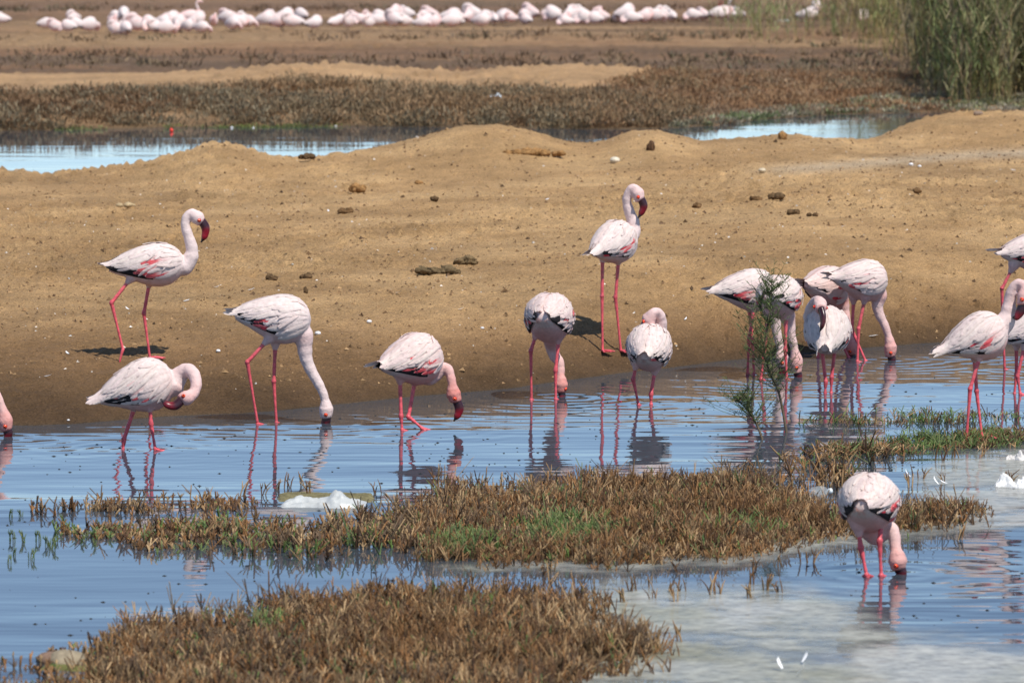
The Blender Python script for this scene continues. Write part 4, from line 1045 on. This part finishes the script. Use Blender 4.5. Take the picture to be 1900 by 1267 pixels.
# a bird standing behind the flock: its lowered neck and legs show below the frame's upper edge
g = hit(1338, 34); mb = MB(); b0 = np.array(g)
mb.add(*tube(b0 + np.array([(-.20, 0, .47), (-.1, 0, .50), (0, 0, .52), (.1, 0, .52), (.18, 0, .50)]), [.015, .075, .1, .09, .02], 12), WHITE)
P2, R2 = catmull(b0 + np.array([(.14, 0, .5), (.2, 0, .42), (.19, 0, .33), (.22, -.02, .22), (.24, -.02, .15), (.235, -.02, .11)]), [.05, .035, .026, .024, .034, .02], 5); mb.add(*tube(P2, R2, 10), WHITE)
for dx in (-.03, .03):
    P2, R2 = catmull(b0 + np.array([(dx, 0, .46), (dx - .01, 0, .26), (dx, 0, -.02)]), [.014, .008, .006], 4); mb.add(*tube(P2, R2, 8), LEGC)
o = link('standing_flamingo', mb.mesh('standing_flamingo', b0), M['feather'], None, g)
tag(o, 'white flamingo standing with lowered neck at the end of the distant flock', 'flamingo', 'resting flock on the distant mudflat')

# ---------------------------------------------------------------- clods, stones, litter
def ico(sub=2):
    import bmesh
    bm = bmesh.new(); bmesh.ops.create_icosphere(bm, subdivisions=sub, radius=1.0)
    V = np.array([v.co[:] for v in bm.verts]); F = np.array([[v.index for v in f.verts] for f in bm.faces]); bm.free(); return V, F
IV, IF = ico(3)
def lump(mb, c, r, col, seed, rough=.35, flat=.7):
    n = fbm(IV[:, 0] * 2.2 + seed, IV[:, 1] * 2.2 + IV[:, 2] * 1.7, seed, 3) - .5; n2 = vn(IV[:, 0] * 6 + seed, IV[:, 2] * 6 + IV[:, 1] * 5, seed) - .5
    V = IV * (1 + rough * 2 * n + rough * .7 * n2)[:, None] * np.array([r, r * .9, r * flat]) + np.asarray(c)
    mb.add(V, None, IF, np.asarray(col)[None] * (0.85 + .3 * vn(IV[:, 0] * 4, IV[:, 1] * 4 + IV[:, 2], seed))[:, None])
def clod(name, label, cat, px, py, lumps, col, group=None, mat='clod', rough=.55, flat=.75):
    if name == 'pebble': lumps = [(0, lumps[0][1] * .72)]
    g = hit(px, py); mb = MB(); k = F_PX / g.y
    for j, (dx, dw) in enumerate(lumps):
        r = dw / k; lump(mb, (dx / k, random.uniform(-.3, .3) * r, r * flat * .55), r, col, int(px * 7 + j * 13), rough, flat)
    return tag(link(name, mb.mesh(name), M[mat], None, g), label, cat, group)
CL = (.17, .098, .045); CD = (.125, .078, .040); CO = (.30, .165, .065)
clod('dirt_clod', 'large orange-brown upright clod on the upper sand bank', 'clod', 663, 356, [(-6, 11), (7, 9)], CO, flat=.85)
clod('dirt_clod', 'dark clod at the crest between the two dunes', 'clod', 569, 298, [(-9, 6), (0, 8), (9, 7)], CD)
clod('dirt_clod', 'low crumbled clod below the upright orange clod', 'clod', 641, 396, [(-7, 7), (6, 8)], CL)
clod('dung_heap', 'long curled dung heap in the middle of the sand bank', 'dung', 815, 508, [(-30, 13), (-17, 9), (-8, 12), (6, 10), (16, 14), (27, 9), (34, 6)], (.150, .105, .055), rough=.75, flat=.62)
clod('dung_heap', 'smaller dung heap just behind the long dung heap', 'dung', 862, 490, [(-8, 10), (2, 8), (8, 13), (18, 6)], (.185, .128, .066), rough=.75)
clod('dirt_clod', 'round dark clod above the feeding flamingo with spread legs', 'clod', 503, 520, [(-2, 8), (6, 6)], CD, flat=.9)
clod('dirt_clod', 'flat dark clod beside the round dark clod', 'clod', 566, 516, [(-5, 6), (4, 8)], CD)
clod('dirt_clod', 'small pointed dark clod below the flat dark clod', 'clod', 567, 545, [(0, 5)], CD, flat=1.4)
clod('dirt_clod', 'dark clod pair beside the pale clod on the right part of the bank', 'clod', 1440, 373, [(-8, 8), (6, 9)], CD)
clod('dirt_clod', 'pale brown clod left of the dark clod pair', 'clod', 1402, 372, [(-4, 7), (5, 6)], CL)
clod('dirt_clod', 'dark clod below the dark clod pair', 'clod', 1473, 397, [(-7, 7), (5, 7)], CD)
clod('dirt_clod', 'flat narrow clod at the right end of the clod row', 'clod', 1508, 402, [(-6, 5), (5, 5)], CD)
clod('dirt_clod', 'dark upright clod on the crest beside the round dune', 'clod', 1209, 280, [(0, 7), (-2, 6)], (.10, .055, .030), flat=1.5)
clod('dirt_clod', 'brown clod on the crest before the far channel', 'clod', 1452, 258, [(0, 7), (3, 5)], CO, flat=1.3)
clod('dirt_ridge', 'crumbled dirt ridge along the foot of the largest dune', 'clod', 988, 288, [(-45, 9), (-28, 11), (-10, 13), (6, 13), (24, 10), (42, 8), (52, 9)], CO, flat=.6)
clod('dirt_clod', 'small orange clod below the crest of the largest dune', 'clod', 776, 342, [(0, 6), (5, 4)], CO)
clod('dirt_clod', 'small dark clod on the bank above the dung heaps', 'clod', 806, 374, [(0, 7)], CD)
clod('dirt_clod', 'small brown clod right of the tall standing flamingo', 'clod', 1293, 386, [(0, 8)], CL)
clod('dirt_clod', 'small brown clod at the far right of the clod row', 'clod', 1702, 360, [(0, 7)], CL)
clod('stone', 'pale tan stone with a smaller one on the left bank', 'stone', 236, 386, [(-14, 7), (2, 9), (9, 6)], (.42, .31, .17), None, 'stone', .2, .6)
clod('stone', 'rounded white stone on the sand below the round dune', 'stone', 1141, 303, [(0, 9)], (.62, .55, .42), None, 'stone', .12, .7)
clod('stone', 'small cream stone on the sand below the pale track', 'stone', 1414, 322, [(0, 7)], (.55, .46, .32), None, 'stone', .12, .6)
clod('stone', 'grey-brown stone on top of the right-hand dune', 'stone', 1815, 214, [(-3, 6), (3, 6)], (.24, .17, .12), None, 'stone', .2, .8)
clod('stone', 'black wet stone at the lower edge of the dense saltwort bed', 'stone', 1344, 1030, [(0, 11)], (.03, .028, .03), None, 'stone', .2, .55)
g = on_plane(112, 1228); mb = MB(); kx = F_PX / g.y
lump(mb, (-20 / kx, .01, .006), 27 / kx, (.20, .125, .085), 71, .22, .62); lump(mb, (12 / kx, -.01, .004), 38 / kx, (.29, .235, .155), 74, .22, .58)
tag(link('stone', mb.mesh('stone'), M['stone'], None, g), 'beige and brown stone half sunk in green algae beside the near saltwort', 'stone')
for (px, py, s) in ((685, 598, 7), (895, 610, 5), (405, 653, 6), (590, 619, 8), (1010, 601, 6), (430, 236, 4), (470, 236, 3), (623, 233, 3), (127, 781, 4), (1690, 305, 6), (1706, 308, 5)):
    clod('pebble', 'small white pebble or shell on the bare shore', 'pebble', px, py + 2, [(0, s)], (.70, .68, .66), 'small white pebbles on the shore', 'stone', .12, .65)
# small crumbs strewn over the bank, too many to count
def crumbs(name, label, n, pal, r0, r1, seed):
    r = np.random.default_rng(seed); u = r.uniform(-200, 2100, n * 2); Y = 22.5 + 18 * r.random(n * 2) ** 1.0
    x = (u - 950) / F_PX * (Y * CP + CAM_H * SP); z = height(x, Y); k = z > .02; x, Y, z = x[k][:n], Y[k][:n], z[k][:n]; n = len(x)
    oc = np.array([(1, 0, 0), (-.5, .87, 0), (-.5, -.87, 0), (.2, .1, .8), (-.25, .1, .6)])
    a = r.uniform(0, 6.28, n); s = r.uniform(r0, r1, n) * (.5 + r.random(n) ** 3)
    V = np.zeros((n, 5, 3)); ca, sa_ = np.cos(a), np.sin(a)
    jit = r.uniform(.7, 1.3, (n, 5))
    V[:, :, 0] = x[:, None] + (ca[:, None] * oc[:, 0] - sa_[:, None] * oc[:, 1]) * s[:, None] * jit
    V[:, :, 1] = Y[:, None] + (sa_[:, None] * oc[:, 0] + ca[:, None] * oc[:, 1]) * s[:, None] * jit
    V[:, :, 2] = z[:, None] - .003 + oc[:, 2] * s[:, None] * jit
    f = np.array([(0, 1, 3), (1, 4, 3), (1, 2, 4), (2, 0, 4), (0, 3, 4)])
    F = (f[None] + (np.arange(n) * 5)[:, None, None]).reshape(-1, 3)
    C = np.repeat(pal[r.integers(0, len(pal), n)] * r.uniform(.7, 1.3, (n, 1)), 5, axis=0)
    tag(link(name, mesh_np(name, V.reshape(-1, 3), F, C, False), M['clod']), label, 'soil crumbs', kind='stuff')
crumbs('soil_crumbs', 'dark soil crumbs strewn over the sand bank', 21000, np.array([[.17, .10, .05], [.26, .16, .08], [.13, .08, .045], [.35, .22, .11]]), .005, .017, 801)
crumbs('shell_grit', 'pale grit and shell bits strewn over the sand bank', 2200, np.array([[.62, .55, .46], [.7, .66, .6]]), .004, .011, 802)

# white feathers
def feather_mesh(seed, ln, up):
    r = np.random.default_rng(seed); mb = MB(); n = 8; V = []
    for i in range(n + 1):
        s = i / n; wd = ln * .14 * math.sin(math.pi * min(1, .12 + s * .88)) ** .7
        x = ln * s * math.cos(up * s); z = ln * s * math.sin(up) * (s if up < 1 else 1) + .004
        V += [(x, -wd, z + .15 * wd), (x, 0, z + .35 * wd), (x, wd, z + .1 * wd)]
    q = [(i * 3 + e, i * 3 + e + 1, i * 3 + e + 4, i * 3 + e + 3) for i in range(n) for e in (0, 1)]
    mb.add(V, q, None, (.84, .83, .81)); return mb.mesh('feather')
FM = [feather_mesh(1, .042, .3), feather_mesh(2, .055, .15), feather_mesh(3, .036, .4)]
FT = feather_mesh(4, .075, 1.25); FT2 = feather_mesh(5, .045, 1.1)
def put_feather(px, py, me, label, group=None, rot=None, z=None):
    g = hit(px, py) if z is None else on_plane(px, py, z)
    o = link('white_feather', me, M['plastic'], None, (g.x, g.y, g.z)); o.rotation_euler.z = random.uniform(0, 6.28) if rot is None else rot
    return tag(o, label, 'feather', group)
for j, (px, py) in enumerate([(82, 702), (340, 560), (398, 535), (460, 540), (560, 573), (805, 455), (735, 546), (952, 402), (1110, 492), (1310, 556), (1432, 568), (1270, 595), (1560, 422), (1770, 455), (1690, 310), (1830, 303), (1885, 318), (240, 575), (128, 660), (1012, 372), (850, 578), (610, 395)]):
    put_feather(px, py, FM[j % 3], 'small white feather lying on the sand bank', 'feathers on the sand bank')
put_feather(1612, 626, FM[1], 'white feather lying at the waterline beside the feeding cluster', rot=0.1)
put_feather(1756, 945, FT, 'white feather standing upright at the thin end of the dense saltwort bed', rot=2.9, z=.01)
put_feather(1742, 900, FT2, 'white feather stuck in the scum beyond the upright feather', rot=2.6, z=.01)
put_feather(1758, 898, FM[0], 'white feather lying flat near the white carcass', rot=2.4, z=.01)
put_feather(1690, 886, FT2, 'slim white feather standing in the scum behind the near flamingo', rot=2.8, z=.01)
for (px, py) in ((1452, 1242), (1478, 1253), (1488, 1230)):
    put_feather(px, py, FT2, 'short white feather standing in the scum at the near shore', 'feathers in the near scum', z=.008)

# crumpled white plastic on an algae mat
def crumple(name, label, cat, px, py, wpx, hpx, seed, col, mat='plastic', dpt=.5, peaks=((.65, 1.0, .22), (.3, .5, .2))):
    g = on_plane(px, py, .002); k = F_PX / g.y; W_, H_ = wpx / k, hpx / k; D_ = W_ * dpt
    a, b = np.meshgrid(np.linspace(0, 1, 46), np.linspace(0, 1, 26)); z = np.zeros_like(a)
    for (c, h, s) in peaks: z = np.maximum(z, h * np.exp(-((a - c) / s) ** 2 - ((b - .5) / .33) ** 2))
    n = fbm(a * 5 + seed, b * 4, seed, 4); rid = 1 - np.abs(fbm(a * 6 + seed, b * 4, seed + 3, 2) - .5) * 5; z = z * H_ * (.62 + .45 * rid) + H_ * .16 * np.abs(fbm(a * 15, b * 9 + seed, seed + 7, 2) - .5) * 4
    edge = sst(0, .12, np.minimum(np.minimum(a, 1 - a), np.minimum(b, 1 - b)) - .1 * (fbm(a * 6, b * 6, seed + 5) - .4))
    x = (a - .5) * W_; y = (b - .5) * D_ + .02 * np.sin(a * 7); V = np.stack([x, y, z * edge - .012 * (1 - edge)], -1)
    i = np.arange(a.size).reshape(a.shape); q = np.stack([i[:-1, :-1], i[:-1, 1:], i[1:, 1:], i[1:, :-1]], -1).reshape(-1, 4)
    c = np.asarray(col)[None] * (.9 + .2 * fbm(a.ravel() * 8, b.ravel() * 5, seed))[:, None]
    return tag(link(name, mesh_np(name, V.reshape(-1, 3), q, c), M[mat], None, g), label, cat)
crumple('algae_mat', 'yellow-green algae mat floating under the white plastic sheet', 'algae', 605, 922, 205, 7, 11, (.185, .160, .080), 'clod', .75, ((.7, .8, .3), (.3, .6, .3)))
crumple('plastic_sheet', 'crumpled white plastic sheet lying on the algae mat', 'plastic sheet', 602, 936, 178, 27, 12, (.47, .48, .46), peaks=((.68, 1.0, .16), (.3, .55, .2), (.48, .45, .1)))
crumple('bird_carcass', 'heap of white feathers lying in the scum at the frame edge', 'feathers', 1880, 902, 74, 24, 14, (.80, .79, .76), 'feather', .6, ((.3, 1.0, .2), (.75, .7, .2)))
crumple('feather_clump', 'small white feather clump on the mud beyond the grass strip', 'feathers', 1885, 853, 44, 16, 15, (.70, .66, .62), 'feather', .6)
crumple('algae_mat', 'green algae around the half-sunk beige stone', 'algae', 130, 1238, 130, 5, 16, (.15, .15, .05), 'clod', .5)
def far_litter(name, label, cat, px, py, wpx, hpx, seed, col):
    g = hit(px, py); k = F_PX / g.y; o = crumple(name, label, cat, px, py, wpx, hpx, seed, col); s = o.location.y
    f = g.y / s; o.location = (g.x, g.y, g.z + .02); o.scale = (f, f, f); return o
far_litter('plastic_sheet', 'pale blue-white plastic scrap caught in the far scrub', 'plastic scrap', 920, 187, 26, 7, 17, (.50, .54, .56))
far_litter('plastic_sheet', 'thin pale plastic scrap at the far water edge', 'plastic scrap', 1168, 226, 20, 4, 18, (.42, .45, .46))
g = hit(318, 245); mb = MB()
lump(mb, (0, 0, .025), .035, (.80, .045, .02), 5, .05, 1.1); mb.add(*tube(np.array([(0, 0, .05), (0, 0, .075), (0, 0, .08)]), [.012, .010, .004], 8), (.8, .05, .02))
rf = link('red_float', mb.mesh('red_float'), M['plastic'], None, g); rf.scale = (.6,) * 3
tag(rf, 'small bright red float lying at the far waterline', 'float')
# clear plastic bottle among the saltwort
def clear_mat():
    m, nt, b = newmat('clear_plastic'); b.inputs['Base Color'].default_value = (.85, .93, .95, 1); b.inputs['Roughness'].default_value = .12
    b.inputs['Alpha'].default_value = .16; b.inputs['IOR'].default_value = 1.45; return m
g = on_plane(1518, 925, .01); mb = MB()
P2, R2 = catmull([(-.035, 0, .02), (-.03, 0, .022), (-.005, 0, .025), (.02, 0, .026), (.034, 0, .027), (.042, 0, .028), (.056, 0, .029)], [.012, .026, .029, .028, .024, .011, .010], 5); mb.add(*tube(P2, R2, 20), (.8, .9, .9))
bo = link('plastic_bottle', mb.mesh('plastic_bottle'), clear_mat(), None, g); bo.rotation_euler.z = .5
tag(bo, 'clear plastic bottle lying among the saltwort behind the near flamingo', 'bottle')
mb = MB(); mb.add(*tube(np.array([(.054, 0, .029), (.066, 0, .0295), (.067, 0, .0295)]), [.012, .012, .004], 14), (.75, .8, .8)); link('cap', mb.mesh('cap'), M['plastic'], bo)

# dark specks drifting on the water
r = np.random.default_rng(880); n = 900
u = r.uniform(-100, 2000, n); v = np.where(r.random(n) < .6, r.uniform(700, 880, n), r.uniform(880, 1190, n)); x, y = plane_np(u, v)
k = (height(x, y, False) < -.03) & ~((sd_poly(u, v, FOAM_A) > -10)); x, y = x[k], y[k]; n = len(x)
s = r.uniform(.003, .011, n); a = np.arange(6) * math.pi / 3
V = np.zeros((n, 7, 3)); V[:, :6, 0] = x[:, None] + np.cos(a) * s[:, None] * r.uniform(.6, 1.6, (n, 6)); V[:, :6, 1] = y[:, None] + np.sin(a) * s[:, None] * r.uniform(.6, 1.2, (n, 6)); V[:, :6, 2] = -.001
V[:, 6, 0] = x; V[:, 6, 1] = y; V[:, 6, 2] = s * .45
f = np.array([(j, (j + 1) % 6, 6) for j in range(6)]); F = (f[None] + (np.arange(n) * 7)[:, None, None]).reshape(-1, 3)
tag(link('floating_debris', mesh_np('floating_debris', V.reshape(-1, 3), F, np.full((n * 7, 3), .03), True), M['clod']), 'dark specks of debris drifting on the pond', 'debris', kind='stuff')
